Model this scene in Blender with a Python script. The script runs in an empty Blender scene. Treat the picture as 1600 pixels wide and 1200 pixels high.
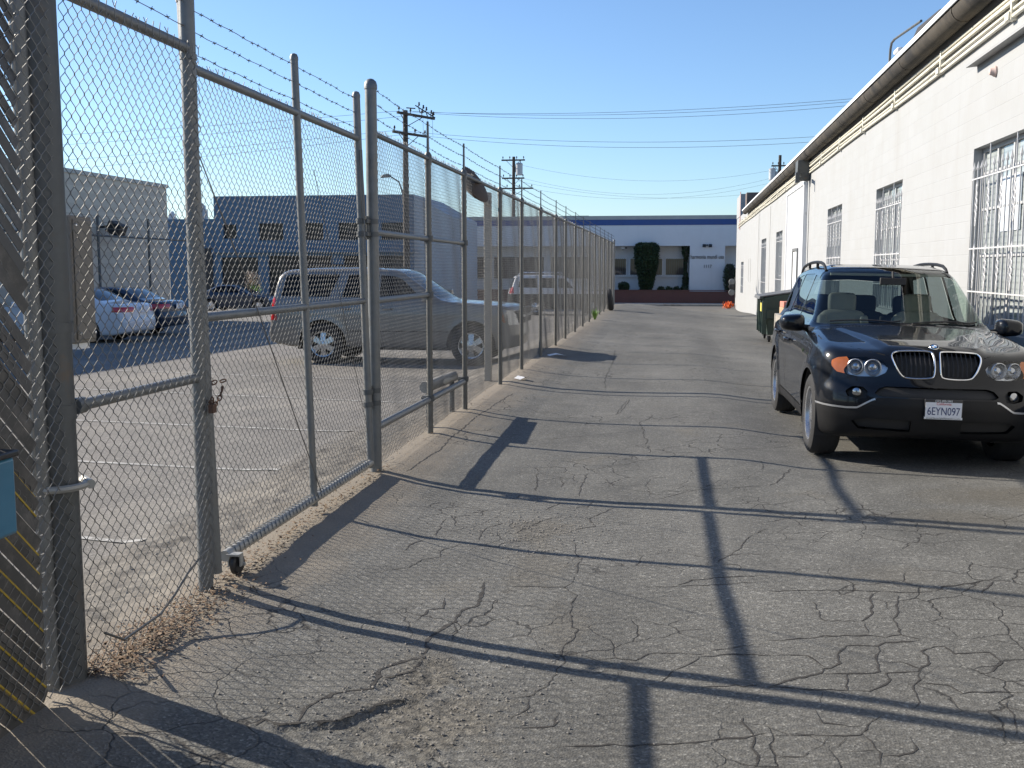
import bpy, bmesh, math, random
import numpy as np
from mathutils import Vector, Matrix, Euler

# ------------------------------------------------------------------ camera, sky, sun, exposure
S = bpy.context.scene
COL = S.collection
R = math.radians
CAM_H = 1.65
F_PX = 1618.0
PITCH = math.atan(182 / F_PX)
YAW = R(8.42)
cam_d = bpy.data.cameras.new('camera')
cam = bpy.data.objects.new('camera', cam_d)
COL.objects.link(cam)
cam.location = (0, 0, CAM_H)
cam.rotation_euler = (R(90) - PITCH, 0, YAW)
cam_d.sensor_fit = 'HORIZONTAL'
cam_d.sensor_width = 36.0
cam_d.lens = 36.0 * F_PX / 1600.0
cam_d.clip_start = 0.05
cam_d.clip_end = 6000
S.camera = cam

SUN_TO = Vector((-1.88, 0.56, 1.0)).normalized()
SUN_EL = math.asin(SUN_TO.z)
SUN_AZ = math.atan2(SUN_TO.x, SUN_TO.y)          # clockwise from +Y
W = bpy.data.worlds.new("World")
S.world = W
W.use_nodes = True
wn = W.node_tree.nodes
wl = W.node_tree.links
bg = wn['Background']
sky = wn.new('ShaderNodeTexSky')
sky.sky_type = 'NISHITA'
sky.sun_disc = False
sky.sun_elevation = SUN_EL
sky.sun_rotation = SUN_AZ
sky.altitude = 150
sky.air_density = 1.0
sky.dust_density = 0.35
sky.ozone_density = 2.2
tint = wn.new('ShaderNodeMix'); tint.data_type = 'RGBA'; tint.blend_type = 'MULTIPLY'
tint.inputs[0].default_value = 1.0; tint.inputs[7].default_value = (0.83, 0.97, 1.16, 1)
wl.new(sky.outputs[0], tint.inputs[6]); wl.new(tint.outputs[2], bg.inputs[0])
bg.inputs[1].default_value = 0.086
sd = bpy.data.lights.new('sun', 'SUN')
sd.energy = 5.0
sd.angle = R(0.53)
sd.color = (1.0, 0.91, 0.78)
so = bpy.data.objects.new('sun', sd)
COL.objects.link(so)
so.location = (-30, 8, 30)
so.rotation_euler = SUN_TO.to_track_quat('Z', 'Y').to_euler()
S.view_settings.view_transform = 'Standard'
S.view_settings.look = 'None'
S.view_settings.gamma = 1.0
S.view_settings.use_curve_mapping = False
S.view_settings.exposure = 0.90
S.render.engine = 'CYCLES'
S.cycles.max_bounces = 8
S.cycles.transparent_max_bounces = 16
S.cycles.sample_clamp_indirect = 6.0
rnd = random.Random(7)
nprs = np.random.RandomState(3)

# ------------------------------------------------------------------ object helpers
def tag(o, label=None, cat=None, group=None, kind=None):
    if label: o['label'] = label
    if cat: o['category'] = cat
    if group: o['group'] = group
    if kind: o['kind'] = kind
    return o

def thing(name, label, cat, loc=(0, 0, 0), rz=0.0, group=None, parent=None, rot=None):
    o = bpy.data.objects.new(name, None)
    COL.objects.link(o)
    o.empty_display_size = 0.2
    o.location = loc
    o.rotation_euler = rot if rot else (0, 0, rz)
    return tag(o, label, cat, group)

def link_mesh(name, me, mat=None, parent=None, bevel=0.0):
    o = bpy.data.objects.new(name, me)
    COL.objects.link(o)
    if mat is not None:
        for m in (mat if isinstance(mat, (list, tuple)) else [mat]):
            me.materials.append(m)
    if parent is not None: o.parent = parent
    if bevel:
        b = o.modifiers.new('bevel', 'BEVEL')
        b.width = bevel; b.segments = 2; b.limit_method = 'ANGLE'; b.angle_limit = R(40)
        b.harden_normals = False
    return o

class MB:
    """collects simple shapes into one mesh"""
    def __init__(s): s.v = []; s.f = []; s.m = []
    def add(s, vs, fs, mi=0, T=None):
        n = len(s.v)
        s.v += [tuple(T @ Vector(p)) if T is not None else tuple(p) for p in vs]
        s.f += [tuple(i + n for i in f) for f in fs]
        s.m += [mi] * len(fs)
        return s
    def box(s, c, d, rz=0.0, mi=0, T=None, rot=None):
        x, y, z = d[0] / 2, d[1] / 2, d[2] / 2
        vs = [(-x, -y, -z), (x, -y, -z), (x, y, -z), (-x, y, -z), (-x, -y, z), (x, -y, z), (x, y, z), (-x, y, z)]
        M = Matrix.Translation(c) @ (rot.to_matrix().to_4x4() if rot else Matrix.Rotation(rz, 4, 'Z'))
        if T is not None: M = T @ M
        return s.add(vs, [(0, 3, 2, 1), (4, 5, 6, 7), (0, 1, 5, 4), (1, 2, 6, 5), (2, 3, 7, 6), (3, 0, 4, 7)], mi, M)
    def b2(s, p, q, mi=0, T=None):
        return s.box([(a + b) / 2 for a, b in zip(p, q)], [abs(b - a) for a, b in zip(p, q)], 0, mi, T)
    def tube(s, pts, r, n=10, cap=True, mi=0, T=None):
        pts = [Vector(p) for p in pts]
        rr = r if isinstance(r, (list, tuple)) else [r] * len(pts)
        vs = []; fs = []
        u = None
        for i, p in enumerate(pts):
            d = (pts[min(i + 1, len(pts) - 1)] - pts[max(i - 1, 0)]).normalized()
            if u is None:
                u = d.orthogonal().normalized()
            else:
                u = (u - d * u.dot(d))
                u = u.normalized() if u.length > 1e-6 else d.orthogonal().normalized()
            w = d.cross(u)
            for k in range(n):
                a = 2 * math.pi * k / n
                vs.append(p + (u * math.cos(a) + w * math.sin(a)) * rr[i])
        for i in range(len(pts) - 1):
            for k in range(n):
                k2 = (k + 1) % n
                fs.append((i * n + k, i * n + k2, (i + 1) * n + k2, (i + 1) * n + k))
        if cap:
            fs.append(tuple(range(n - 1, -1, -1)))
            fs.append(tuple((len(pts) - 1) * n + k for k in range(n)))
        return s.add(vs, fs, mi, T)
    def lathe(s, prof, n=24, mi=0, T=None, cap=True):
        """prof: (r, h) pairs turned about local Z"""
        vs = []; fs = []
        for r, h in prof:
            for k in range(n):
                a = 2 * math.pi * k / n
                vs.append((r * math.cos(a), r * math.sin(a), h))
        for i in range(len(prof) - 1):
            for k in range(n):
                k2 = (k + 1) % n
                fs.append((i * n + k, i * n + k2, (i + 1) * n + k2, (i + 1) * n + k))
        if cap:
            fs.append(tuple(range(n - 1, -1, -1)))
            fs.append(tuple((len(prof) - 1) * n + k for k in range(n)))
        return s.add(vs, fs, mi, T)
    def prism(s, poly, a, b, axis='y', mi=0, T=None):
        """poly of 2-D points extruded from a to b along axis"""
        def P(p, t):
            return {'y': (p[0], t, p[1]), 'x': (t, p[0], p[1]), 'z': (p[0], p[1], t)}[axis]
        n = len(poly)
        vs = [P(p, a) for p in poly] + [P(p, b) for p in poly]
        fs = [tuple(range(n)), tuple(range(2 * n - 1, n - 1, -1))]
        fs += [(i, n + i, n + (i + 1) % n, (i + 1) % n) for i in range(n)]
        return s.add(vs, fs, mi, T)
    def build(s, name, mat, parent=None, smooth=True, bevel=0.0, angle=35):
        me = bpy.data.meshes.new(name)
        me.from_pydata([tuple(p) for p in s.v], [], s.f)
        if isinstance(mat, (list, tuple)): me.polygons.foreach_set('material_index', s.m)
        bm = bmesh.new(); bm.from_mesh(me)
        bmesh.ops.recalc_face_normals(bm, faces=bm.faces)
        bm.to_mesh(me); bm.free()
        if smooth:
            me.polygons.foreach_set('use_smooth', [True] * len(me.polygons))
            me.set_sharp_from_angle(angle=R(angle))
        me.update()
        return link_mesh(name, me, mat, parent, bevel)

def np_mesh(name, V, Fq, mat=None, parent=None, smooth=True, normals=None):
    """V (n,3) array, Fq (m,k) array of k-gons"""
    me = bpy.data.meshes.new(name)
    V = np.ascontiguousarray(V, dtype=np.float32); Fq = np.ascontiguousarray(Fq, dtype=np.int32)
    m, k = Fq.shape
    me.vertices.add(len(V)); me.vertices.foreach_set('co', V.ravel())
    me.loops.add(m * k); me.loops.foreach_set('vertex_index', Fq.ravel())
    me.polygons.add(m)
    me.polygons.foreach_set('loop_start', np.arange(0, m * k, k, dtype=np.int32))
    me.polygons.foreach_set('loop_total', np.full(m, k, dtype=np.int32))
    me.update(calc_edges=True)
    me.validate()
    if smooth: me.polygons.foreach_set('use_smooth', np.ones(len(me.polygons), dtype=bool))
    if normals is not None and len(me.vertices) == len(normals):
        me.normals_split_custom_set_from_vertices([tuple(n) for n in normals])
    me.update()
    return link_mesh(name, me, mat, parent)

def copy_tree(o, parent=None):
    c = o.copy(); COL.objects.link(c)
    if parent is not None: c.parent = parent
    for ch in list(o.children): copy_tree(ch, c)
    return c

# ------------------------------------------------------------------ materials
class NT:
    def __init__(s, name):
        s.m = bpy.data.materials.new(name); s.m.use_nodes = True
        s.t = s.m.node_tree; s.n = s.t.nodes; s.l = s.t.links
        s.b = s.n['Principled BSDF']; s.out = s.n['Material Output']
    def node(s, typ, **kw):
        x = s.n.new(typ)
        for k, v in kw.items():
            if k.startswith('i_'):
                key = k[2:]; key = int(key) if key.isdigit() else key.replace('_', ' ')
                s.set(x.inputs[key], v)
            else: setattr(x, k, v)
        return x
    def set(s, inp, v):
        if hasattr(v, 'is_linked') or hasattr(v, 'links'): s.l.new(v, inp)
        else:
            if isinstance(v, (tuple, list)) and len(v) == 3 and inp.type == 'RGBA': v = (*v, 1)
            inp.default_value = v
    def math(s, op, a, b=0.0, c=None, clamp=False):
        x = s.n.new('ShaderNodeMath'); x.operation = op; x.use_clamp = clamp
        s.set(x.inputs[0], a); s.set(x.inputs[1], b)
        if c is not None: s.set(x.inputs[2], c)
        return x.outputs[0]
    def pos(s): return s.node('ShaderNodeNewGeometry').outputs['Position']
    def obj(s): return s.node('ShaderNodeTexCoord').outputs['Object']
    def noise(s, vec, scale, detail=3, rough=0.55, dist=0.0):
        x = s.node('ShaderNodeTexNoise'); s.l.new(vec, x.inputs['Vector'])
        x.inputs['Scale'].default_value = scale; x.inputs['Detail'].default_value = detail
        x.inputs['Roughness'].default_value = rough; x.inputs['Distortion'].default_value = dist
        return x.outputs['Fac']
    def ramp(s, fac, *stops):
        x = s.n.new('ShaderNodeValToRGB'); s.set(x.inputs[0], fac)
        e = x.color_ramp.elements
        while len(e) < len(stops): e.new(0.5)
        for el, (p, c) in zip(e, stops):
            el.position = p
            el.color = (c, c, c, 1) if isinstance(c, (int, float)) else (*c, 1)
        return x.outputs[0]
    def mix(s, fac, a, b, mode='MIX'):
        x = s.n.new('ShaderNodeMix'); x.data_type = 'RGBA'; x.blend_type = mode
        s.set(x.inputs[0], fac); s.set(x.inputs[6], a); s.set(x.inputs[7], b)
        return x.outputs[2]
    def bump(s, h, strength=0.3, dist=0.01, normal=None):
        x = s.node('ShaderNodeBump'); s.set(x.inputs['Height'], h)
        x.inputs['Strength'].default_value = strength; x.inputs['Distance'].default_value = dist
        if normal is not None: s.l.new(normal, x.inputs['Normal'])
        s.l.new(x.outputs[0], s.b.inputs['Normal'])
        return x.outputs[0]
    def base(s, c): s.set(s.b.inputs['Base Color'], c)
    def rough(s, c): s.set(s.b.inputs['Roughness'], c)

def simple(name, col, rough=0.6, metal=0.0, var=0.15, vscale=6.0, bump=0.0, bscale=40.0, coat=0.0, dirt=None, spec=None):
    t = NT(name)
    v = t.obj()
    n = t.noise(v, vscale, 4, 0.6)
    k = t.ramp(n, (0.25, 1 - var), (0.75, 1 + var * 0.6))
    c = t.mix(1.0, col, k, 'MULTIPLY')
    if dirt:
        d = t.noise(v, dirt[1], 5, 0.7)
        c = t.mix(t.ramp(d, (dirt[2], 0.0), (min(1, dirt[2] + 0.18), 1.0)), c, dirt[0])
    t.base(c)
    t.rough(t.ramp(n, (0.2, max(0, rough - 0.08)), (0.8, min(1, rough + 0.08))))
    t.b.inputs['Metallic'].default_value = metal
    if coat:
        t.b.inputs['Coat Weight'].default_value = coat; t.b.inputs['Coat Roughness'].default_value = 0.03
    if spec is not None: t.b.inputs['Specular IOR Level'].default_value = spec
    if bump: t.bump(t.noise(v, bscale, 4, 0.6), bump, 0.01)
    return t.m

def glass(name, tint, ior=1.5, rough=0.0, dens=1.0):
    t = NT(name)
    tr = t.node('ShaderNodeBsdfTransparent'); tr.inputs[0].default_value = (*tint, 1)
    gl = t.node('ShaderNodeBsdfGlossy'); gl.inputs['Roughness'].default_value = rough
    gl.inputs['Color'].default_value = (1, 1, 1, 1)
    fr = t.node('ShaderNodeFresnel'); fr.inputs[0].default_value = ior
    geo = t.node('ShaderNodeNewGeometry')
    f2 = t.math('MULTIPLY', fr.outputs[0], t.math('SUBTRACT', 1.0, geo.outputs['Backfacing']))
    mx = t.node('ShaderNodeMixShader')
    t.l.new(f2, mx.inputs[0]); t.l.new(tr.outputs[0], mx.inputs[1]); t.l.new(gl.outputs[0], mx.inputs[2])
    t.l.new(mx.outputs[0], t.out.inputs[0])
    return t.m

M = {}
M['galv'] = simple('galvanised_steel', (0.17, 0.178, 0.18), 0.5, 0.35, 0.22, 14, 0.08, 60, dirt=((0.20, 0.19, 0.17), 5.0, 0.52))
M['galv_dark'] = simple('weathered_steel', (0.10, 0.106, 0.108), 0.55, 0.3, 0.25, 10, 0.1, 50, dirt=((0.13, 0.10, 0.075), 7.0, 0.56))
M['wire'] = simple('chain_link_wire', (0.20, 0.20, 0.195), 0.42, 0.5, 0.2, 3)
M['barb'] = simple('barbed_wire', (0.16, 0.155, 0.15), 0.55, 0.6, 0.2, 3)
M['rust'] = simple('rusty_iron', (0.11, 0.06, 0.04), 0.8, 0.2, 0.35, 20, 0.3, 80)
M['slat'] = simple('grey_privacy_slat', (0.062, 0.060, 0.057), 0.55, 0.0, 0.2, 6, dirt=((0.12, 0.11, 0.10), 9.0, 0.5))
M['strip_yellow'] = simple('yellow_strip', (0.42, 0.29, 0.03), 0.5, 0.0, 0.2, 8)
M['black'] = simple('black_plastic', (0.018, 0.018, 0.02), 0.5, 0, 0.1, 8)
M['rubber'] = simple('tyre_rubber', (0.022, 0.022, 0.023), 0.85, 0, 0.25, 12, 0.1, 90)
M['chrome'] = simple('chrome', (0.75, 0.76, 0.78), 0.12, 1.0, 0.05, 4)
M['alloy'] = simple('alloy_wheel', (0.52, 0.53, 0.55), 0.28, 0.9, 0.12, 10)
M['white_paint'] = simple('white_painted_steel', (0.74, 0.745, 0.75), 0.5, 0.0, 0.06, 9, dirt=((0.52, 0.50, 0.46), 4.0, 0.6))
M['wood_pole'] = simple('creosoted_wood', (0.055, 0.045, 0.038), 0.85, 0, 0.3, 5, 0.3, 30)
M['concrete'] = simple('concrete', (0.36, 0.345, 0.31), 0.85, 0, 0.2, 2.5, 0.2, 60, dirt=((0.22, 0.2, 0.17), 1.6, 0.5))
M['line'] = simple('worn_line_paint', (0.44, 0.43, 0.40), 0.8, 0, 0.2, 12, 0.1, 80, dirt=((0.20, 0.19, 0.17), 9.0, 0.46))

# ------------------------------------------------------------------ terrain
def sstep(a, b, x):
    t = np.clip((x - a) / (b - a), 0, 1); return t * t * (3 - 2 * t)

def zbase(X, Y):
    X = np.asarray(X, float); Y = np.asarray(Y, float)
    dip = np.interp(X, [-2.45, -2.2, -1.9, -1.5, -0.8, -.3, 0.35, 1.3, 2.2, 3.5, 8], [0, .008, -.03, -.06, -.066, -.05, -.02, .015, .045, .06, .06])
    dip = dip - (dip + .055) * sstep(7.6, 9.2, Y) * sstep(.5, 1.3, X)
    dip = dip * (1 - sstep(22, 42, Y)) * sstep(-30, -5, Y)
    right = -.0162 * np.clip(Y - 13, 0, 33.5) * sstep(-2.1, 3.4, X)
    slope = -.022 * np.clip(5.6 - Y, 0, 7) * sstep(-2.1, .2, X)
    lot = -.12 - .0105 * np.clip(Y - 9, 0, 45)
    k = 1 - sstep(-3.6, -2.5, X)
    z = (dip + right + slope) * (1 - k) + lot * k
    far = sstep(47, 69, Y)
    return z * (1 - far) - 1.06 * far

def zg(x, y): return float(zbase(x, y))

def poly_sdf(X, Y, P):
    """signed distance to polygon P, negative inside"""
    X = np.asarray(X, float); Y = np.asarray(Y, float)
    d = np.full(X.shape, 1e9); ins = np.zeros(X.shape, bool)
    n = len(P)
    for i in range(n):
        ax, ay = P[i]; bx, by = P[(i + 1) % n]
        ex, ey = bx - ax, by - ay
        wx, wy = X - ax, Y - ay
        t = np.clip((wx * ex + wy * ey) / (ex * ex + ey * ey + 1e-12), 0, 1)
        d = np.minimum(d, (wx - ex * t) ** 2 + (wy - ey * t) ** 2)
        c = (ay > Y) != (by > Y)
        ins ^= c & (X < (bx - ax) * (Y - ay) / ((by - ay) if by != ay else 1e-12) + ax)
    return np.where(ins, -1, 1) * np.sqrt(d)

PIT = [(-1.49, 3.61), (-1.42, 3.58), (-1.33, 3.61), (-1.23, 3.65), (-1.16, 3.74), (-1.1, 3.81), (-1.07, 3.86), (-1.01, 3.9), (-0.94, 3.88), (-0.9, 3.8), (-0.85, 3.77), (-0.8, 3.79), (-0.75, 3.68), (-0.71, 3.56), (-0.66, 3.4), (-0.76, 3.27), (-0.97, 3.23), (-1.24, 3.36)]
WORN = [(-1.16, 3.98), (-1.16, 4.08), (-1.05, 4.19), (-1.06, 4.39), (-0.85, 4.29), (-0.74, 4.07), (-0.74, 3.83), (-0.81, 3.79), (-0.9, 3.8), (-1.01, 3.9), (-1.13, 3.9)]

def vnoise(X, Y, sc, seed):
    """cheap value noise"""
    r = np.random.RandomState(seed).rand(256, 256)
    x = X * sc; y = Y * sc
    xi = np.floor(x).astype(int); yi = np.floor(y).astype(int)
    fx = x - xi; fy = y - yi
    fx = fx * fx * (3 - 2 * fx); fy = fy * fy * (3 - 2 * fy)
    g = lambda a, b: r[a % 256, b % 256]
    return (g(xi, yi) * (1 - fx) + g(xi + 1, yi) * fx) * (1 - fy) + (g(xi, yi + 1) * (1 - fx) + g(xi + 1, yi + 1) * fx) * fy

def zfull(X, Y):
    z = zbase(X, Y)
    near = (1 - sstep(8, 14, Y)) * sstep(-4.0, -3.4, X)
    z = z + near * (0.010 * (vnoise(X, Y, 1.3, 1) - .5) + 0.005 * (vnoise(X, Y, 6, 2) - .5))
    wob = 0.02 * (vnoise(X, Y, 25, 4) - .5)
    dp = poly_sdf(X, Y, PIT) + wob
    z = z - 0.017 * (1 - sstep(-0.02, 0.004, dp)) * (1 - sstep(-1.08, -.72, X)) * (1 - .5 * sstep(.1, .4, -dp))
    dw = poly_sdf(X, Y, WORN) + wob * 1.5
    z = z - 0.009 * (1 - sstep(-0.08, 0.01, dw)) * (1 - sstep(-1.0, -.8, X))
    rough = np.maximum(1 - sstep(-0.1, 0.05, dp), 1 - sstep(-0.05, 0.03, dw))
    z = z + rough * (0.014 * (vnoise(X, Y, 28, 5) - .5) + 0.010 * (vnoise(X, Y, 60, 6) - .5))
    # crumbled edge beside the fence, lot side
    e = sstep(-3.7, -3.1, X) * (1 - sstep(-2.62, -2.45, X)) * (1 - sstep(16, 24, Y))
    z = z + e * (0.03 * (vnoise(X, Y, 9, 8) - .5) + 0.02 * (vnoise(X, Y, 22, 9) - .5))
    return z

def asphalt(name, c0, c1, drive=True):
    t = NT(name)
    p = t.pos()
    big = t.noise(p, 0.28, 5, 0.6)
    mid = t.noise(p, 2.2, 6, 0.65, 0.4)
    fine = t.noise(p, 70, 3, 0.7)
    col = t.mix(t.ramp(big, (0.32, 0.0), (0.68, 1.0)), c0, c1)
    col = t.mix(1.0, col, t.ramp(mid, (0.25, 0.80), (0.75, 1.16)), 'MULTIPLY')
    vo = t.node('ShaderNodeTexVoronoi'); t.l.new(p, vo.inputs['Vector']); vo.inputs['Scale'].default_value = 95
    sep = t.node('ShaderNodeSeparateColor'); t.l.new(vo.outputs['Color'], sep.inputs[0])
    agg = t.ramp(sep.outputs[0], (0.0, 0.55), (0.5, 0.95), (0.86, 1.15), (0.97, 2.1))
    col = t.mix(0.62, col, agg, 'MULTIPLY')
    col = t.mix(1.0, col, t.ramp(fine, (0.3, 0.72), (0.7, 1.25)), 'MULTIPLY')
    xyz = t.node('ShaderNodeSeparateXYZ'); t.l.new(p, xyz.inputs[0])
    x, y = xyz.outputs[0], xyz.outputs[1]
    wv = t.noise(p, 3.0, 5, 0.7)
    xw = t.math('ADD', x, t.math('MULTIPLY', t.math('SUBTRACT', wv, 0.5), 0.55))
    hgt = t.math('ADD', t.math('MULTIPLY', fine, 0.5), t.math('MULTIPLY', vo.outputs['Distance'], 0.7))
    if drive:
        # dusty tan strip along the fence foot
        m = t.ramp(t.math('MULTIPLY', t.math('SUBTRACT', t.math('MULTIPLY', xw, -1.0), 1.72), 1.0), (0.0, 0.0), (0.50, 1.0))
        far = t.ramp(t.math('MULTIPLY', y, 0.02), (0.30, 1.0), (0.9, 0.35))
        col = t.mix(t.math('MULTIPLY', t.math('MULTIPLY', m, far), 0.85), col, (0.235, 0.20, 0.155))
        # oil and tyre darkening lanes, pale dust lanes running down the drive
        st = t.node('ShaderNodeMapping'); t.l.new(p, st.inputs[0]); st.inputs['Scale'].default_value = (1.0, 0.12, 1.0)
        lane = t.noise(st.outputs[0], 0.9, 4, 0.6)
        col = t.mix(1.0, col, t.ramp(lane, (0.3, 0.84), (0.7, 1.14)), 'MULTIPLY')
        # ochre stain patches
        s2 = t.noise(p, 0.75, 5, 0.65, 0.6)
        col = t.mix(t.ramp(s2, (0.60, 0.0), (0.80, 0.35)), col, (0.19, 0.155, 0.10))
        # crumbled patches of bare dark aggregate, greasy stains under the parking place
        pn = t.noise(p, 7, 5, .7); pn2 = t.noise(p, 38, 4, .75)
        grit = t.mix(t.ramp(pn2, (.36, 0.0), (.66, 1.0)), (.040, .037, .032), (.20, .185, .155))
        for (qx, qy, rx_, ry_, st_) in ((-.85, 3.72, .34, .34, .8), (-.98, 4.2, .17, .30, .85), (-.80, 6.62, .26, .36, .75), (-.72, 5.75, .20, .55, .55), (-.45, 4.85, .15, .35, .45)):
            u_ = t.math('DIVIDE', t.math('SUBTRACT', x, qx), rx_); v_ = t.math('DIVIDE', t.math('SUBTRACT', y, qy), ry_)
            d_ = t.math('ADD', t.math('SQRT', t.math('ADD', t.math('MULTIPLY', u_, u_), t.math('MULTIPLY', v_, v_))), t.math('MULTIPLY', t.math('SUBTRACT', pn, .5), 2.2))
            k_ = t.math('MULTIPLY', t.ramp(d_, (.55, 1.0), (1.0, 0.0)), st_)
            col = t.mix(k_, col, grit)
            hgt = t.math('ADD', hgt, t.math('MULTIPLY', k_, t.math('MULTIPLY', pn2, 2.5)))
        for (qx, qy, rx_, ry_, st_) in ((2.5, 7.6, .8, .5, .55), (1.9, 6.9, .5, .35, .4), (2.2, 11.0, .8, 1.6, .5), (1.2, 5.6, .35, .3, .25)):
            u_ = t.math('DIVIDE', t.math('SUBTRACT', x, qx), rx_); v_ = t.math('DIVIDE', t.math('SUBTRACT', y, qy), ry_)
            d_ = t.math('ADD', t.math('SQRT', t.math('ADD', t.math('MULTIPLY', u_, u_), t.math('MULTIPLY', v_, v_))), t.math('MULTIPLY', t.math('SUBTRACT', wv, .5), 1.6))
            col = t.mix(t.math('MULTIPLY', t.ramp(d_, (.35, 1.0), (1.1, 0.0)), st_), col, (.085, .074, .055))
        # fine alligator cracking, only in worn patches
        wp = t.node('ShaderNodeMixRGB') if False else None
        dn = t.node('ShaderNodeTexNoise'); t.l.new(p, dn.inputs['Vector']); dn.inputs['Scale'].default_value = 5; dn.inputs['Detail'].default_value = 4
        off = t.node('ShaderNodeVectorMath', operation='SCALE'); t.l.new(dn.outputs['Color'], off.inputs[0]); off.inputs['Scale'].default_value = 0.16
        pv = t.node('ShaderNodeVectorMath', operation='ADD'); t.l.new(p, pv.inputs[0]); t.l.new(off.outputs[0], pv.inputs[1])
        vc = t.node('ShaderNodeTexVoronoi', feature='DISTANCE_TO_EDGE'); t.l.new(pv.outputs[0], vc.inputs['Vector']); vc.inputs['Scale'].default_value = 3.6
        ck = t.ramp(vc.outputs['Distance'], (0.006, 1.0), (0.022, 0.0))
        rx = t.ramp(t.math('MULTIPLY', x, 0.3), (0.12, 0.0), (0.5, 0.10)); ry = t.ramp(t.math('MULTIPLY', y, 0.1), (0.5, 1.0), (0.9, 0.0))
        reg = t.ramp(t.math('ADD', t.noise(p, 0.8, 3, 0.5), t.math('MULTIPLY', rx, ry)), (0.49, 0.0), (0.59, 0.9))
        ck = t.math('MULTIPLY', ck, reg)
        col = t.mix(t.math('MULTIPLY', ck, 0.92), col, (0.028, 0.026, 0.024))
        hgt = t.math('SUBTRACT', hgt, t.math('MULTIPLY', ck, 1.2))
    else:
        # dark broken asphalt and gravel next to the fence
        m = t.ramp(t.math('ADD', xw, 4.0), (0.58, 0.0), (0.78, 1.0))
        m2 = t.ramp(t.math('ADD', xw, 3.4), (0.70, 0.0), (0.90, 1.0))
        dk = t.mix(t.ramp(t.noise(p, 16, 5, 0.75), (0.35, 0.0), (0.65, 1.0)), (0.045, 0.043, 0.04), (0.20, 0.18, 0.15))
        nearf = t.ramp(t.math('MULTIPLY', y, 0.03), (0.35, 0.95), (0.8, 0.5))
        col = t.mix(t.math('MULTIPLY', m, nearf), col, dk)
        col = t.mix(t.math('MULTIPLY', m2, 0.75), col, (0.22, 0.19, 0.15))
        # pale worn bands across the stalls
        lane = t.noise(p, 0.5, 4, 0.55)
        col = t.mix(t.ramp(lane, (0.52, 0.0), (0.66, 0.35)), col, (0.34, 0.31, 0.26))
    t.base(col)
    t.rough(t.ramp(mid, (0.2, 0.80), (0.8, 0.95)))
    t.b.inputs['Specular IOR Level'].default_value = 0.3
    t.bump(hgt, 0.55, 0.006)
    return t.m

M['asphalt'] = asphalt('driveway_asphalt', (0.104, 0.1025, 0.0945), (0.150, 0.147, 0.135), True)
M['asphalt_lot'] = asphalt('parking_lot_asphalt', (0.158, 0.148, 0.133), (0.202, 0.189, 0.170), False)
M['asphalt_st'] = simple('street_asphalt', (0.11, 0.108, 0.105), 0.9, 0, 0.2, 0.5, 0.2, 50)
M['earth'] = simple('dry_ground', (0.22, 0.20, 0.16), 0.95, 0, 0.25, 0.05)

def grid_lines(*spans):
    L = []
    for a, b, n in spans:
        L += list(np.linspace(a, b, n, endpoint=False))
    return np.array(L + [spans[-1][1]])

gx = grid_lines((-900, -120, 6), (-120, -30, 12), (-30, -5, 25), (-5, -3.8, 8), (-3.8, -2.42, 40), (-2.42, 0.0, 121), (0.0, 3.6, 110), (3.6, 8, 14), (8, 40, 10), (40, 120, 6), (120, 900, 6))
gy = grid_lines((-60, -6, 8), (-6, 2.6, 16), (2.6, 5.0, 120), (5.0, 9.5, 130), (9.5, 16, 60), (16, 47, 62), (47, 68, 24), (68, 77, 8), (77, 130, 8), (130, 3000, 10))
GX, GY = np.meshgrid(gx, gy, indexing='ij')
GZ = zfull(GX, GY)
VV = np.stack([GX, GY, GZ], -1).reshape(-1, 3)
ny = len(gy)
ii, jj = np.meshgrid(np.arange(len(gx) - 1), np.arange(ny - 1), indexing='ij')
cx = (gx[ii] + gx[ii + 1]) / 2; cy = (gy[jj] + gy[jj + 1]) / 2
quad = np.stack([ii * ny + jj, (ii + 1) * ny + jj, (ii + 1) * ny + jj + 1, ii * ny + jj + 1], -1)
is_st = (cy > 68) & (cy < 77) & (abs(cx) < 120)
is_dr = (cx > -2.42) & (cx < 40) & (cy < 68) & (cy > -60)
is_lot = (cx < -2.42) & (cx > -120) & (cy < 68)
def sub_ground(name, mask, mat):
    q = quad[mask]
    u, inv = np.unique(q, return_inverse=True)
    o = np_mesh(name, VV[u], inv.reshape(-1, 4), mat)
    return tag(o, kind='structure')
sub_ground('driveway', is_dr, M['asphalt'])
sub_ground('parking_lot', is_lot, M['asphalt_lot'])
sub_ground('street', is_st, M['asphalt_st'])
sub_ground('ground', ~(is_st | is_dr | is_lot), M['earth'])

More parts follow.
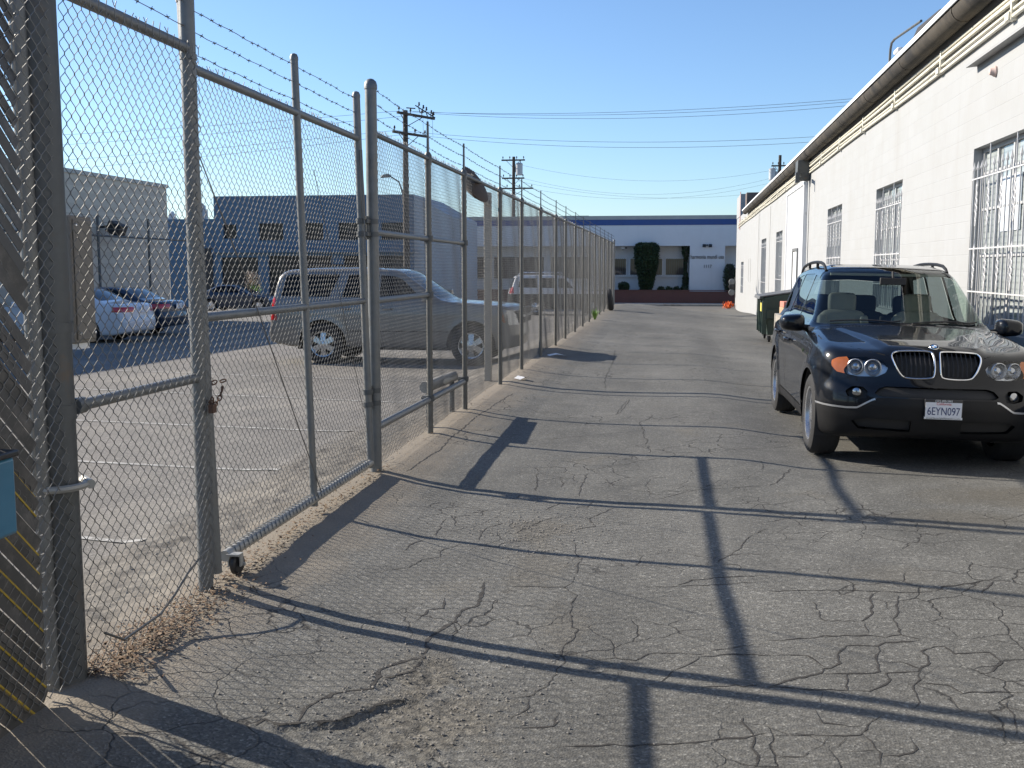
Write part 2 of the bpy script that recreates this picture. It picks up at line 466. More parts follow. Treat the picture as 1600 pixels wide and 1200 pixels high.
# open cracks in the driveway: thin dark grooves of grit lying in the asphalt
CRACKS=[((-1.37,3.62),(-1.38,3.73),(-1.35,3.8),(-1.31,3.88),(-1.24,3.93),(-1.17,3.97),(-1.18,4.04),(-1.19,4.16),(-1.14,4.25),(-1.05,4.34),(-1.07,4.55),(-1.03,4.73),(-1,4.82),(-0.99,4.99),(-0.93,5.08),(-0.94,5.25),(-0.96,5.44)),((-1.5,3.55),(-1.49,3.61),(-1.42,3.58),(-1.33,3.61),(-1.23,3.65),(-1.16,3.74),(-1.1,3.81),(-1.07,3.86),(-1.01,3.9)),((-1.16,4.08),(-1.05,4.19),(-1.05,4.36)),((-1,4.82),(-0.96,4.68),(-0.96,4.57)),((-1.18,4.79),(-1.16,4.95),(-1.09,4.99),(-1.12,5.14)),((-0.47,5.6),(-0.48,5.46),(-0.51,5.39),(-0.43,5.27),(-0.45,5.08),(-0.43,4.94),(-0.41,4.81),(-0.39,4.77),(-0.41,4.66),(-0.44,4.58),(-0.44,4.46),(-0.41,4.39),(-0.44,4.3),(-0.46,4.13),(-0.51,4.02),(-0.54,3.99),(-0.59,3.98)),((-0.52,3.98),(-0.51,3.9),(-0.56,3.79)),((-0.41,4.47),(-0.33,4.46),(-0.28,4.41),(-0.2,4.45),(-0.11,4.43),(-0.05,4.51),(0.03,4.52),(0.11,4.49),(0.17,4.48),(0.23,4.54),(0.32,4.59),(0.48,4.64)),((0.17,4.47),(0.12,4.39),(0.05,4.3),(0.01,4.2),(-0.04,4.18)),((0.18,4.47),(0.33,4.5),(0.47,4.5)),((0.13,4.15),(0.31,4.18),(0.44,4.17)),((-0.37,3.59),(-0.21,3.63),(-0.01,3.65),(0.19,3.69),(0.34,3.72),(0.4,3.75)),((0.32,3.88),(0.33,3.81),(0.34,3.72),(0.33,3.64),(0.36,3.58),(0.32,3.49)),((-0.55,3.72),(-0.47,3.74),(-0.4,3.76),(-0.39,3.88)),((-0.09,5.41),(0.07,5.43),(0.24,5.44),(0.39,5.47),(0.56,5.5)),((0.08,5.44),(0.17,5.53),(0.32,5.57),(0.57,5.61)),((-0.8,5.39),(-0.67,5.39),(-0.51,5.4)),((0.44,4.17),(0.54,4.24),(0.67,4.31),(0.68,4.36),(0.76,4.42),(0.77,4.52),(0.81,4.62),(0.96,4.62),(1,4.66),(1.1,4.68),(1.15,4.7)),((0.96,4.62),(0.92,4.48),(0.92,4.41),(0.9,4.34),(0.86,4.32),(0.77,4.31),(0.68,4.31)),((0.77,4.31),(0.75,4.14),(0.65,4.14),(0.47,4.16),(0.44,4.17)),((0.75,4.14),(0.83,4.14),(0.91,4.2),(0.93,4.26),(0.93,4.32),(1.06,4.35),(1.13,4.44),(1.14,4.52),(1.13,4.57),(1.19,4.63),(1.24,4.63),(1.26,4.55),(1.42,4.59),(1.43,4.47),(1.36,4.36),(1.3,4.34)),((0.93,4.43),(1.01,4.44),(1.07,4.37),(1.04,4.27),(1.01,4.2),(1.01,4.13),(1,4.05),(0.96,3.98)),((1.03,4.22),(1.15,4.22),(1.19,4.15),(1.35,4.18),(1.42,4.17)),((0.48,4.66),(0.66,4.69),(0.8,4.73),(0.93,4.75),(1.01,4.72),(1.08,4.76),(1.16,4.71)),((0.94,4.92),(1.02,5.03),(1.04,5.19),(1.05,5.28),(1.1,5.36)),((0.94,4.92),(0.77,4.92),(0.76,5.2)),((0.95,4.9),(0.94,4.77)),((1.19,5.29),(1.13,5.06),(1.1,4.97),(1.08,4.8),(1.1,4.7)),((0.47,4.5),(0.64,4.51),(0.68,4.38)),((0.4,3.73),(0.59,3.75),(0.73,3.75),(0.77,3.83),(0.83,3.92)),((0.59,3.96),(0.61,3.85),(0.74,3.83)),((0.73,3.77),(0.75,3.71),(0.77,3.62),(0.75,3.52)),((0.61,3.73),(0.58,3.67),(0.52,3.62),(0.5,3.58),(0.38,3.58)),((0.67,3.73),(0.63,3.65)),((0.77,3.59),(0.85,3.62),(0.9,3.64),(0.91,3.68),(0.9,3.75)),((0.66,3.62),(0.77,3.64)),((0.55,5.35),(0.75,5.37),(0.91,5.37),(1.11,5.36),(1.26,5.34),(1.39,5.37)),((1.37,5.37),(1.43,5.44),(1.58,5.49),(1.71,5.57),(1.79,5.64)),((1.59,5.35),(1.71,5.53)),((0.62,4.02),(0.64,4.12)),((1.34,4.14),(1.32,4.06),(1.32,3.97),(1.27,3.79)),((-0.13,11.93),(-0.17,11.62),(-0.27,11.33),(-0.2,10.81),(-0.2,10.39),(-0.15,10.19),(-0.17,9.87)),((-0.44,13.56),(-0.48,12.61),(-0.55,12.05)),((-0.69,8.65),(-0.54,8.68),(-0.47,8.79),(-0.31,8.9),(-0.2,9.08),(-0.06,9.18),(0.25,9.35)),((0.39,9.33),(0.63,9.59),(0.97,9.84)),((-0.06,7.53),(0.02,7.6),(0.25,7.84),(0.79,7.95)),((-0.62,8.51),(-0.64,8),(-0.62,7.65)),((-0.34,7.28),(-0.5,6.94),(-0.44,6.72),(-0.62,6.59)),((-0.96,6.47),(-0.88,6.66),(-0.81,6.89),(-0.66,7.03)),((-0.58,6.35),(-0.53,6.27),(-0.5,6.02),(-0.47,5.92),(-0.47,5.63)),((0.3,5.85),(0.4,6.02),(0.61,6.04)),((0.3,5.82),(0.43,5.82),(0.44,5.66)),((-1.36,10.03),(-0.91,10.41),(-0.24,10.82)),((-1.04,8.47),(-1,8.15),(-0.98,7.79)),((-0.81,8.25),(-0.78,7.94)),((-0.68,7.28),(-0.52,7.28),(-0.51,7.49)),((-0.48,8.31),(-0.37,8)),((0.85,9.11),(0.82,8.64)),((0.4,6.02),(0.48,6.23),(0.53,6.42),(0.67,6.66)),((-0.83,7.17),(-0.74,7.43)),((-1.11,7.48),(-1.06,7.66)),((0.79,7.95),(0.89,8.15),(1.06,8.84)),((0.93,6.87),(0.96,7.05)),((0.97,9.84),(1.24,10.13)),((-1.55,5.53),(-1.43,5.63),(-1.39,5.8),(-1.3,5.88),(-1.32,6.02),(-1.24,6.19)),((-1.44,6.35),(-1.46,6.59),(-1.47,6.86)),((-2.08,8.13),(-2.05,8.65),(-2.03,9.2),(-2.06,9.9),(-2.07,11.48),(-2,13.53)),((-1.15,6.28),(-1.15,6.65),(-1.01,6.81)),((-1.54,5.94),(-1.54,6.16),(-1.48,6.26)),((-0.47,13.35),(-0.56,12.02),(-0.7,11.93)),((-0.83,14.76),(-0.91,15.88),(-0.95,19.54),(-1.04,21.86))]

def crack_mesh():
    V = []; Fc = []
    r = random.Random(11)
    for li, line in enumerate(CRACKS):
        pts = []
        for (a, b) in zip(line[:-1], line[1:]):
            L = math.hypot(b[0] - a[0], b[1] - a[1])
            n = max(2, int(L / 0.028))
            for i in range(n):
                t = i / n
                pts.append((a[0] + (b[0] - a[0]) * t, a[1] + (b[1] - a[1]) * t))
        pts.append(line[-1])
        W0 = r.uniform(0.0026, 0.0056)
        if li < 2: W0 = .0095
        n0 = len(V); N = len(pts)
        jx = 0; jy = 0
        for i, (x, y) in enumerate(pts):
            x2, y2 = pts[min(i + 1, N - 1)]; x1, y1 = pts[max(i - 1, 0)]
            dx, dy = x2 - x1, y2 - y1; L = math.hypot(dx, dy) or 1
            nx_, ny_ = -dy / L, dx / L
            jx = jx * 0.6 + r.gauss(0, 0.005)
            end = min(1, min(i, N - 1 - i) / 4 + 0.25)
            w = W0 * end * r.uniform(0.3, 1.5)
            cxp, cyp = x + nx_ * jx, y + ny_ * jx
            for sgn in (1, -1):
                V.append((cxp + nx_ * w * sgn, cyp + ny_ * w * sgn))
            if i: Fc.append((n0 + 2 * i - 2, n0 + 2 * i - 1, n0 + 2 * i + 1, n0 + 2 * i))
    V = np.array(V)
    z = zfull(V[:, 0], V[:, 1]) + 0.0018
    return np.column_stack([V, z]), np.array(Fc)
cv, cf = crack_mesh()
M['crack'] = simple('crack_grit', (0.040, 0.037, 0.034), 0.95, 0, 0.5, 25)
tag(np_mesh('pavement_cracks', cv, cf, M['crack']), kind='structure')

# stall lines painted on the parking lot
def ground_strip(name, pts, w, mat, lift=0.006, step=0.12):
    P = []
    for a, b in zip(pts[:-1], pts[1:]):
        n = max(1, int(math.hypot(b[0] - a[0], b[1] - a[1]) / step))
        P += [(a[0] + (b[0] - a[0]) * i / n, a[1] + (b[1] - a[1]) * i / n) for i in range(n)]
    P.append(pts[-1])
    V = []
    for i, (x, y) in enumerate(P):
        x2, y2 = P[min(i + 1, len(P) - 1)]; x1, y1 = P[max(i - 1, 0)]
        dx, dy = x2 - x1, y2 - y1; L = math.hypot(dx, dy)
        for s_ in (1, -1): V.append((x - dy / L * w / 2 * s_, y + dx / L * w / 2 * s_))
    V = np.array(V)
    z = zfull(V[:, 0], V[:, 1]) + lift
    Fq = np.array([(2 * i, 2 * i + 1, 2 * i + 3, 2 * i + 2) for i in range(len(P) - 1)])
    return np_mesh(name, np.column_stack([V, z]), Fq, mat)
for pts in ([(-3.3, 6.1), (-8.5, 6.95)], [(-3.3, 8.48), (-9.0, 9.05)], [(-3.3, 10.79), (-9.4, 11.5)], [(-3.3, 13.45), (-9.6, 14.6)], [(-3.1, 16.2), (-9.8, 17.4)]):
    tag(ground_strip('stall_line', pts, 0.06, M['line']), kind='structure')

# ------------------------------------------------------------------ chain link fence, gates
FX = -2.30
DIA = 0.0325

def chainlink_mesh(name, Ly, Hh, r=0.0019, spikes=True, seed=0):
    """woven zigzag wires in the local Y-Z plane, bottom at z = 0"""
    nz = int(round(Hh / DIA)); n = int(round(Ly / DIA))
    p = Ly / n; hz = Hh / nz
    rs = np.random.RandomState(seed)
    V = []; Fq = []
    pts_n = nz + 1
    for k in range(n):
        i = np.arange(pts_n)
        y = k * p + np.where((i + k) % 2 == 0, -0.0015, p + 0.0015)
        z = i * hz
        x = np.where((i + k) % 2 == 0, -0.0024, 0.0024) + 0
        jig = 0.0012 * rs.randn(pts_n)
        x = x + .012 * np.sin(y * 2.3 + seed) * np.sin(z * 1.9 + seed) + .004 * np.sin(y * 7 + z * 5)
        P = np.stack([x, y + jig, z], -1)
        # round the bends a little: two points per corner
        lo = P.copy(); hi = P.copy()
        d = 0.16
        lo[1:] = P[1:] * (1 - d) + P[:-1] * d
        hi[:-1] = P[:-1] * (1 - d) + P[1:] * d
        Q = np.empty((2 * pts_n, 3)); Q[0::2] = lo; Q[1::2] = hi
        Q = Q[1:-1]
        Q[0] = P[0]; Q[-1] = P[-1]
        m = len(Q)
        ang = np.array([0.5, 2.6, 4.7])
        T = np.gradient(Q, axis=0); T /= np.linalg.norm(T, axis=1)[:, None] + 1e-9
        U = np.cross(T, np.array([1.0, 0, 0])); U /= np.linalg.norm(U, axis=1)[:, None] + 1e-9
        Wv = np.cross(T, U)
        ring = Q[:, None, :] + r * (np.cos(ang)[None, :, None] * U[:, None, :] + np.sin(ang)[None, :, None] * Wv[:, None, :])
        n0 = sum(len(a) for a in V)
        V.append(ring.reshape(-1, 3))
        a = np.arange(m - 1)
        for c in range(3):
            c2 = (c + 1) % 3
            Fq.append(np.stack([n0 + a * 3 + c, n0 + a * 3 + c2, n0 + (a + 1) * 3 + c2, n0 + (a + 1) * 3 + c], -1))
    if spikes:
        mb = MB()
        for k in range(0, n, 2):
            y = (k + 1) * p + rs.uniform(-.006, .006)
            h = rs.uniform(0.035, 0.06); l = rs.uniform(-.012, .012)
            mb.tube([(0, y, Hh - 0.01), (0.002, y + l * .4, Hh + h * .6), (0.004, y + l + .007, Hh + h)], r * 1.25, 3)
            if rs.rand() < .55:
                mb.tube([(0, y + l * .4, Hh + h * .6), (-0.004, y + l - .010, Hh + h)], r * 1.2, 3)
        n0 = sum(len(a) for a in V)
        V.append(np.array([tuple(v) for v in mb.v]))
        q = [tuple(i + n0 for i in f) for f in mb.f if len(f) == 4]
        Fq.append(np.array(q))
    me_o = np_mesh(name, np.concatenate(V), np.concatenate(Fq), M['wire'])
    return me_o

def barbed(mb, P, Q, step=0.125, sag=0.0, r=0.0017):
    P, Q = Vector(P), Vector(Q); L = (Q - P).length
    n = max(2, int(L / step))
    pts = []
    for i in range(n + 1):
        t = i / n
        v = P.lerp(Q, t); v.z -= sag * 4 * t * (1 - t); v.z += rnd.uniform(-.004, .004)
        pts.append(v)
    mb.tube(pts, r, 4)
    d = (Q - P).normalized(); u = d.cross(Vector((0, 0, 1))).normalized(); w = d.cross(u)
    for v in pts[:-1]:
        v = v + d * rnd.uniform(0.02, 0.1)
        a = rnd.uniform(0, 3.1)
        for k in (0, 1.6):
            e = u * math.cos(a + k) + w * math.sin(a + k)
            mb.tube([v - e * 0.011 + d * .005, v + e * 0.011 - d * .005], r * 0.9, 3)
        mb.tube([v - d * .007, v + d * .007], r * 2.2, 4)

def post_mb(h, r, cap=True, n=14):
    mb = MB(); mb.lathe([(r, -0.05), (r, h)], n)
    if cap:
        mb.lathe([(r * 1.12, h - .03), (r * 1.12, h), (r * .95, h + r * .6), (r * .5, h + r), (0.001, h + r * 1.12)], n)
    return mb

RAIL_Z = 2.70
M['galv_line'] = simple('dull_line_post', (.145, .142, .130), .5, .3, .22, 9, .08, 50, dirt=((.11, .095, .075), 6.0, .55))
# ---- long fence: line posts, one mesh panel per bay
fence = thing('chain_link_fence', 'long chain link fence with tapered barbed wire arms running along left side of the driveway', 'fence', (FX, 8.02, 0))
def F(mb, name, mat, **kw):
    """mesh given in world coordinates, parented to the fence"""
    o = mb.build(name, mat, fence, **kw); o.location = (-FX, -8.02, 0); return o
post_y = [9.98, 11.79, 14.40, 16.60, 19.15, 21.85, 24.0, 26.6, 29.1, 31.6, 34.1, 36.6, 39.1, 41.6, 44.1, 46.4]
# terminal post with dome cap beside the gate
ep = post_mb(3.06, 0.046, True, 18).build('post', M['galv'], fence)
# line post: round pipe with a flat tapered barbed wire arm on top
lp = MB(); lp.lathe([(0.030, -0.1), (0.030, RAIL_Z - .02)], 12)
lp.lathe([(0.036, RAIL_Z - 0.06), (0.038, RAIL_Z + 0.03), (0.02, RAIL_Z + .06)], 12)
lp.prism([(-0.030, RAIL_Z), (0.030, RAIL_Z), (0.013, 3.05), (-0.013, 3.05)], -.008, .008, 'x')
line_post = None
for y in post_y[:-1]:
    dz = zg(FX, y)
    if line_post is None:
        o = line_post = lp.build('post', M['galv_line'], fence)
    else:
        o = line_post.copy(); COL.objects.link(o)
    o.location = (0, y - 8.02, 0)
o = ep.copy(); COL.objects.link(o); o.location = (0, post_y[-1] - 8.02, -0.1); o.scale = (1, 1, 0.96)
# top rail
mb = MB(); mb.tube([(FX + .0, 8.03, RAIL_Z), (FX, 20, RAIL_Z), (FX, 33, RAIL_Z + .02), (FX, 46.4, RAIL_Z + .02)], 0.022, 10)
F(mb, 'top_rail', M['galv_dark'])
for z, y0, y1, r in ((1.93, 8.05, 11.79, .024), (1.385, 8.05, 9.98, .026)):
    mb = MB(); mb.tube([(FX - .01, y0, z), (FX - .01, y1, z)], r, 10); F(mb, 'brace_rail', M['galv'])
mb = MB(); mb.tube([(FX - .01, 8.05, .36), (FX - .01, 11.79, .33)], .032, 10); F(mb, 'brace_rail', M['galv'])
# rail clamps
for y, z in ((9.98, 1.93), (9.98, 1.385), (9.98, .36), (11.79, 1.93), (11.79, .36)):
    mb = MB()
    mb.lathe([(.044, -.03), (.044, .03)], 12, T=Matrix.Translation((FX, y, z)))
    mb.box((FX - .05, y - .01, z), (.05, .05, .045))
    mb.tube([(FX - .075, y - .03, z), (FX - .075, y + .02, z)], .012, 6)
    F(mb, 'rail_clamp', M['galv_dark'])
# bays
bay = chainlink_mesh('mesh_panel', 2.45, 2.66, seed=1); bay.parent = fence
ys = [8.06] + post_y
first = True
for a, b in zip(ys[:-1], ys[1:]):
    o = bay if first else bay.copy()
    if not first: COL.objects.link(o)
    first = False
    o.parent = fence
    o.location = (-.036, a - 8.02, zg(FX, (a + b) / 2) + .03)
    o.scale = (1, (b - a) / 2.45, (RAIL_Z - .02) / 2.66)
for z in (2.80, 2.91, 3.02):
    mb = MB()
    yy = [8.02] + post_y
    for a, b in zip(yy[:-1], yy[1:]):
        barbed(mb, (FX, a, z + (.03 if a < 8.1 else 0)), (FX, b, z), sag=.012, r=0.0021)
    F(mb, 'barbed_wire', M['barb'], smooth=False)

M['strap'] = simple('pale_galvanised', (.34, .335, .31), .5, .2, .2, 9)
# ---- gate leaf (right hand, hung on the dome capped post; sags outward at the top)



gate = thing('chain_link_gate', 'wide chain link gate leaf with small wheel and white bottom rail between two posts', 'gate', (FX - .005, 5.00, 0))
GL = 7.90 - 5.00
tilt = -0.024
def Gm(mb, name, mat, parent=gate, **kw):
    o = mb.build(name, mat, parent, **kw); return o
def lean(x, y, z): return (x + tilt * z - .005, y, z)
for (y, r, top) in ((0.0, .034, 2.97), (1.55, .025, 2.99), (GL, .029, 2.97)):
    mb = MB(); mb.tube([lean(0, y, .06), lean(0, y, 1.5), lean(0, y, top)], r, 14)
    mb.lathe([(r * 1.1, -.02), (r * 1.1, 0), (r * .8, r * .7), (.002, r)], 12, T=Matrix.Translation(lean(0, y, top)))
    Gm(mb, 'upright', M['galv'])
for (z, r, n_) in ((2.645, .024, 'top_rail'), (1.395, .024, 'middle_rail')):
    mb = MB(); mb.tube([lean(0, 0, z), lean(0, GL, z - .005)], r, 12); Gm(mb, n_, M['galv'])
mb = MB(); mb.tube([lean(.0, .12, .115), lean(0, GL, .10)], .03, 12); Gm(mb, 'bottom_rail', M['strap'])
# mesh wound over the bottom rail: row of tie loops
mb = MB()
for i in range(44):
    y = .2 + i * .059
    mb.tube([lean(.034, y, .11), lean(.02, y + .01, .15), lean(-.03, y + .018, .14), lean(-.034, y + .022, .10), lean(0, y + .03, .075)], .004, 4, cap=False)
Gm(mb, 'tie_loops', M['galv'])
gm = chainlink_mesh('mesh_panel', GL - .02, 2.60, seed=2); gm.parent = gate
gm.location = (-.034, .01, .05); gm.rotation_euler = (0, math.atan(tilt), 0)
for z in (2.72, 2.83, 2.94):
    mb = MB(); barbed(mb, lean(0, 0, z), lean(0, 1.55, z), sag=.004, r=.0021); barbed(mb, lean(0, 1.55, z), lean(0, GL, z), sag=.004, r=.0021)
    Gm(mb, 'barbed_wire', M['barb'], smooth=False)
mb = MB(); mb.tube([lean(.03, -.1, 2.35), lean(.03, 0.6, 1.5), lean(.03, 1.62, .14)], .0035, 5)
mb.tube([lean(.03, 1.75, 2.3), lean(.03, GL - .1, .3)], .0022, 5)
Gm(mb, 'brace_cable', M['barb'])
# guide wheel at the foot
wm = MB(); T = Matrix.Translation((.045, .16, .065)) @ Matrix.Rotation(R(90), 4, 'Y') @ Matrix.Rotation(R(8), 4, 'X')
wm.lathe([(.015, -.018), (.048, -.018), (.058, -.01), (.058, .01), (.048, .018), (.015, .018)], 20, T=T)
wheel_o = wm.build('guide_wheel', M['black'], gate)
wb = MB(); wb.box((.045, .13, .125), (.072, .06, .010)); wb.box((.078, .14, .09), (.006, .04, .06)); wb.box((.012, .14, .09), (.006, .04, .06)); wb.tube([(.0, .16, .065), (.09, .16, .065)], .010, 8)
wb.build('wheel_fork', M['strap'], gate)
# hinges to the capped post
for z in (1.96, .62):
    mb = MB()
    for dz in (-.05, .05):
        mb.lathe([(.052, -.02), (.052, .02)], 14, T=Matrix.Translation((0, 8.02 - 5.00, z + dz)))
        mb.box((-.02, 8.02 - 5.00 - .09, z + dz), (.05, .12, .03))
        mb.lathe([(.04, -.02), (.04, .02)], 12, T=Matrix.Translation(lean(0, GL, z + dz)))
    mb.tube([(-.02, GL + .06, z - .09), (-.02, GL + .06, z + .09)], .013, 8)
    Gm(mb, 'hinge', M['galv_dark'])
# loop of cord hanging from the upper hinge side
mb = MB(); mb.tube([lean(.03, GL - .03, 2.55), lean(.04, GL - .06, 2.35), lean(.04, GL - .05, 2.2), lean(.04, GL - .04, 2.02)], .012, 6)
mb.tube([lean(.04, GL - .04, 2.02), lean(.04, GL - .06, 1.9), lean(.04, GL - .06, 1.75)], .005, 5)
Gm(mb, 'cord', M['barb'])

# ---- fixed panel / leaf left of it with the big post
gl2 = thing('chain_link_gate', 'narrow chain link leaf beside the thick post, nearest to the viewer', 'gate', (FX, 4.86, 0))
LL = 4.86 - 3.76
mb = MB(); mb.lathe([(.037, -.1), (.037, 3.3)], 16); mb.build('upright', M['galv'], gl2)
for z, r, nm in ((2.70, .026, 'top_rail'), (1.105, .024, 'middle_rail')):
    mb = MB(); mb.tube([(0, 0, z), (0, -LL, z)], r, 12); mb.lathe([(.034, -.03), (.034, .03)], 12, T=Matrix.Translation((0, -LL + .02, z)) @ Matrix.Rotation(R(90), 4, 'X'))
    mb.build(nm, M['galv'], gl2)
m2 = chainlink_mesh('mesh_panel', LL + .09, 2.66, seed=3); m2.parent = gl2; m2.location = (.04, -LL - .06, .02)
for z in (2.80, 2.91, 3.02):
    mb = MB(); barbed(mb, (0, -LL, z), (0, 0, z), r=.0021); mb.build('barbed_wire', M['barb'], gl2, smooth=False)
# metal bands round the upright, mesh tie wires
for z in (2.66, 1.88, 1.42, 2.25, .98, .5):
    mb = MB(); mb.lathe([(.041, -.014), (.041, .014)], 16, T=Matrix.Translation((0, 0, z))); mb.build('band', M['galv'], gl2)
mb = MB(); mb.tube([(.045, -LL + .06, .16), (.05, -.9, .08), (.06, -.6, .09), (.055, -.45, .13), (.05, -.3, .19), (.048, -.15, .23), (.045, -.05, .24)], .006, 6)
mb.build('loose_tension_wire', M['galv_dark'], gl2)

# big round gate post
bp = thing('gate_post', 'thick weathered steel pipe post at the left edge behind chain link', 'post', (-2.36, 3.70, 0))
mb = MB(); mb.lathe([(.082, -.1), (.082, 3.6)], 28); mb.build('pipe', M['galv_dark'], bp)
mb = MB(); mb.lathe([(.087, -.03), (.087, .03)], 28, T=Matrix.Translation((0, 0, 1.09))); mb.build('collar', M['galv_dark'], bp)
mb = MB(); mb.lathe([(.087, -.02), (.087, .02)], 28, T=Matrix.Translation((0, 0, 1.42))); mb.build('collar', M['galv_dark'], bp)
mb = MB()
pts = []
for a in range(0, 181, 15): pts.append((.11 * math.sin(R(a)) , -.11 * math.cos(R(a)), .80))
mb.tube([(-.03, -.11, .80)] + pts + [(-.03, .11, .80), (-.03, .16, .83)], .015, 8); mb.lathe([(.019, -.055), (.019, .055)], 10, T=Matrix.Translation((.085, .075, .80)) @ Matrix.Rotation(R(90), 4, 'X') @ Matrix.Rotation(R(45), 4, 'Y'))
mb.tube([(-.03, .16, .76), (-.03, .16, .95)], .012, 8)
mb.build('pipe_strap', M['strap'], bp)

# grey lock box / plate fixed beside the big post
boxm = simple('brown_grey_steel', (.20, .185, .165), .6, .1, .15, 7)
lb = thing('control_box', 'narrow grey steel box fixed to the mesh right of the thick post', 'box', (-2.40, 3.985, 1.60))
mb = MB(); mb.box((0, 0, 0), (.05, .155, .52)); mb.build('housing', boxm, lb, bevel=.006)
mb = MB(); mb.box((.029, 0, .0), (.006, .135, .49)); mb.build('cover', boxm, lb, bevel=.003)
for y, z in ((-.055, .22), (.055, .22), (-.055, -.22), (.055, -.22)):
    mb = MB(); mb.lathe([(.008, 0), (.006, .006), (.001, .008)], 8, T=Matrix.Translation((.032, y, z)) @ Matrix.Rotation(R(90), 4, 'Y'))
    mb.build('screw', M['chrome'], lb)
mb = MB(); mb.box((0.0, 0, -.27), (.03, .08, .03)); mb.build('bracket', M['white_paint'], lb)

# chain and padlock joining the two leaves
ch = thing('chain', 'rusty chain with padlock tying the narrow leaf to the wide gate', 'chain', (FX, 4.93, .98))
mb = MB()
loop = [(.055, -.06, .0), (.06, -.02, -.015), (.06, .03, .01), (.055, .075, .05), (.05, .10, .09), (.0, .10, .08), (-.05, .05, .04), (-.055, -.02, .02), (-.02, -.06, .0), (.055, -.06, .0)]
pp = []
for a, b in zip(loop[:-1], loop[1:]):
    a, b = Vector(a), Vector(b); n = max(1, int((b - a).length / .026))
    pp += [a.lerp(b, i / n) for i in range(n)]
for i, p_ in enumerate(pp):
    d = (pp[(i + 1) % len(pp)] - p_).normalized(); u = d.orthogonal().normalized()
    if i % 2: u = d.cross(u)
    ring = [p_ + d * (.018 * math.cos(R(a))) + u * (.010 * math.sin(R(a))) for a in range(0, 361, 45)]
    mb.tube(ring, .0038, 5, cap=False)
mb.build('links', M['rust'], ch)
mb = MB(); mb.box((.068, -.075, -.03), (.025, .045, .045)); mb.tube([(.068, -.09, -.01), (.068, -.09, .02), (.068, -.075, .03), (.068, -.06, .02), (.068, -.06, -.01)], .004, 6)
mb.build('padlock', M['rust'], ch, bevel=.004)

# ---- slatted fence continuing towards the viewer
sf = thing('privacy_fence', 'chain link fence with diagonal grey and yellow privacy slats at the far left edge', 'fence', (FX - .06, 3.60, 0))
SL = 6.4
mb = MB(); mb.lathe([(.03, -.05), (.03, 2.75)], 12); mb.build('post', M['galv'], sf)
for y in (-2.4, -4.8):
    o = sf.children[0].copy(); COL.objects.link(o); o.location = (0, y, 0)
mb = MB(); mb.tube([(0, 0, 2.70), (0, -SL, 2.70)], .022, 8); mb.build('top_rail', M['galv'], sf)
m3 = chainlink_mesh('mesh_panel', 2.4, 2.68, r=.0021, seed=5); m3.parent = sf; m3.location = (.075, -2.4 + .12, .03)
o = m3.copy(); COL.objects.link(o); o.parent = sf; o.location = (.075, -4.8 + .12, .03)
mb = MB()
mb.tube([(.045, -.11, .03), (.05, -.11, 1.0), (.045, -.10, 1.9), (.05, -.11, 2.7)], .0065, 6)
for i in range(36):
    z = .05 + i * .073
    mb.tube([(.03, -.13, z), (.06, -.118, z + .012), (.062, -.10, z + .02), (.04, -.085, z + .01)], .003, 4)
mb.build('tension_bar', M['wire'], sf)
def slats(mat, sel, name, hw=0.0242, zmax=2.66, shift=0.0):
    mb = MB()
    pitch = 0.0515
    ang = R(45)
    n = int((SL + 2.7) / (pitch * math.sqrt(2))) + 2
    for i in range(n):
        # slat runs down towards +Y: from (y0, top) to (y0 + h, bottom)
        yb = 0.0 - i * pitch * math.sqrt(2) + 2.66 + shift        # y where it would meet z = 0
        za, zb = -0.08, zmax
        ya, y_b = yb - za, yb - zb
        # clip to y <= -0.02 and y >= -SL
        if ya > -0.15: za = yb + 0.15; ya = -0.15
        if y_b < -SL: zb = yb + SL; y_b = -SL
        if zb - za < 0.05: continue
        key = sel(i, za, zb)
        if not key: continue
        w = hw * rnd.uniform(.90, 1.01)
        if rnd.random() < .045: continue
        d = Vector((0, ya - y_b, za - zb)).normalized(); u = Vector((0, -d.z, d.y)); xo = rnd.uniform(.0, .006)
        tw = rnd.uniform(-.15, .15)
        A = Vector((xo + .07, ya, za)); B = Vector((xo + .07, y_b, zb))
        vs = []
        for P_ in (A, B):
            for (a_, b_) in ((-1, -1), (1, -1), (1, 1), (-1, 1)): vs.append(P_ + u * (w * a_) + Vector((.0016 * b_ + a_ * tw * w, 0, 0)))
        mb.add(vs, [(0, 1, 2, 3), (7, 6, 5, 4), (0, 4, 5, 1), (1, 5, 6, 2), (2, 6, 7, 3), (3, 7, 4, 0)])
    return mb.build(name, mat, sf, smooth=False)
slats(M['slat'], lambda i, za, zb: True, 'privacy_slats')
slats(M['strip_yellow'], lambda i, za, zb: i % 3 != 0, 'yellow_strips', .0034, .95, .0364)  # thin yellow strips set low in the gaps between the grey slats

# blue box standing in the left corner
bb = thing('utility_box', 'bright blue steel box on a black stand, cut off by the left edge', 'box', (-2.12, 2.72, 0))
mb = MB(); mb.box((0, 0, .96), (.34, .26, .24)); mb.build('body', simple('blue_enamel', (0.035, 0.16, 0.26), .4, 0, .15, 6, coat=.2), bb, bevel=.012)
mb = MB(); mb.box((0, 0, 1.09), (.36, .28, .02)); mb.build('lid', M['black'], bb, bevel=.006)
for x in (-.14,):
    for y in (-.1, .1):
        mb = MB(); mb.box((x, y, .40), (.035, .035, .86)); mb.build('leg', M['black'], bb)
mb = MB(); mb.box((-.03, 0, .72), (.26, .2, .24)); mb.build('lower_case', M['black'], bb)

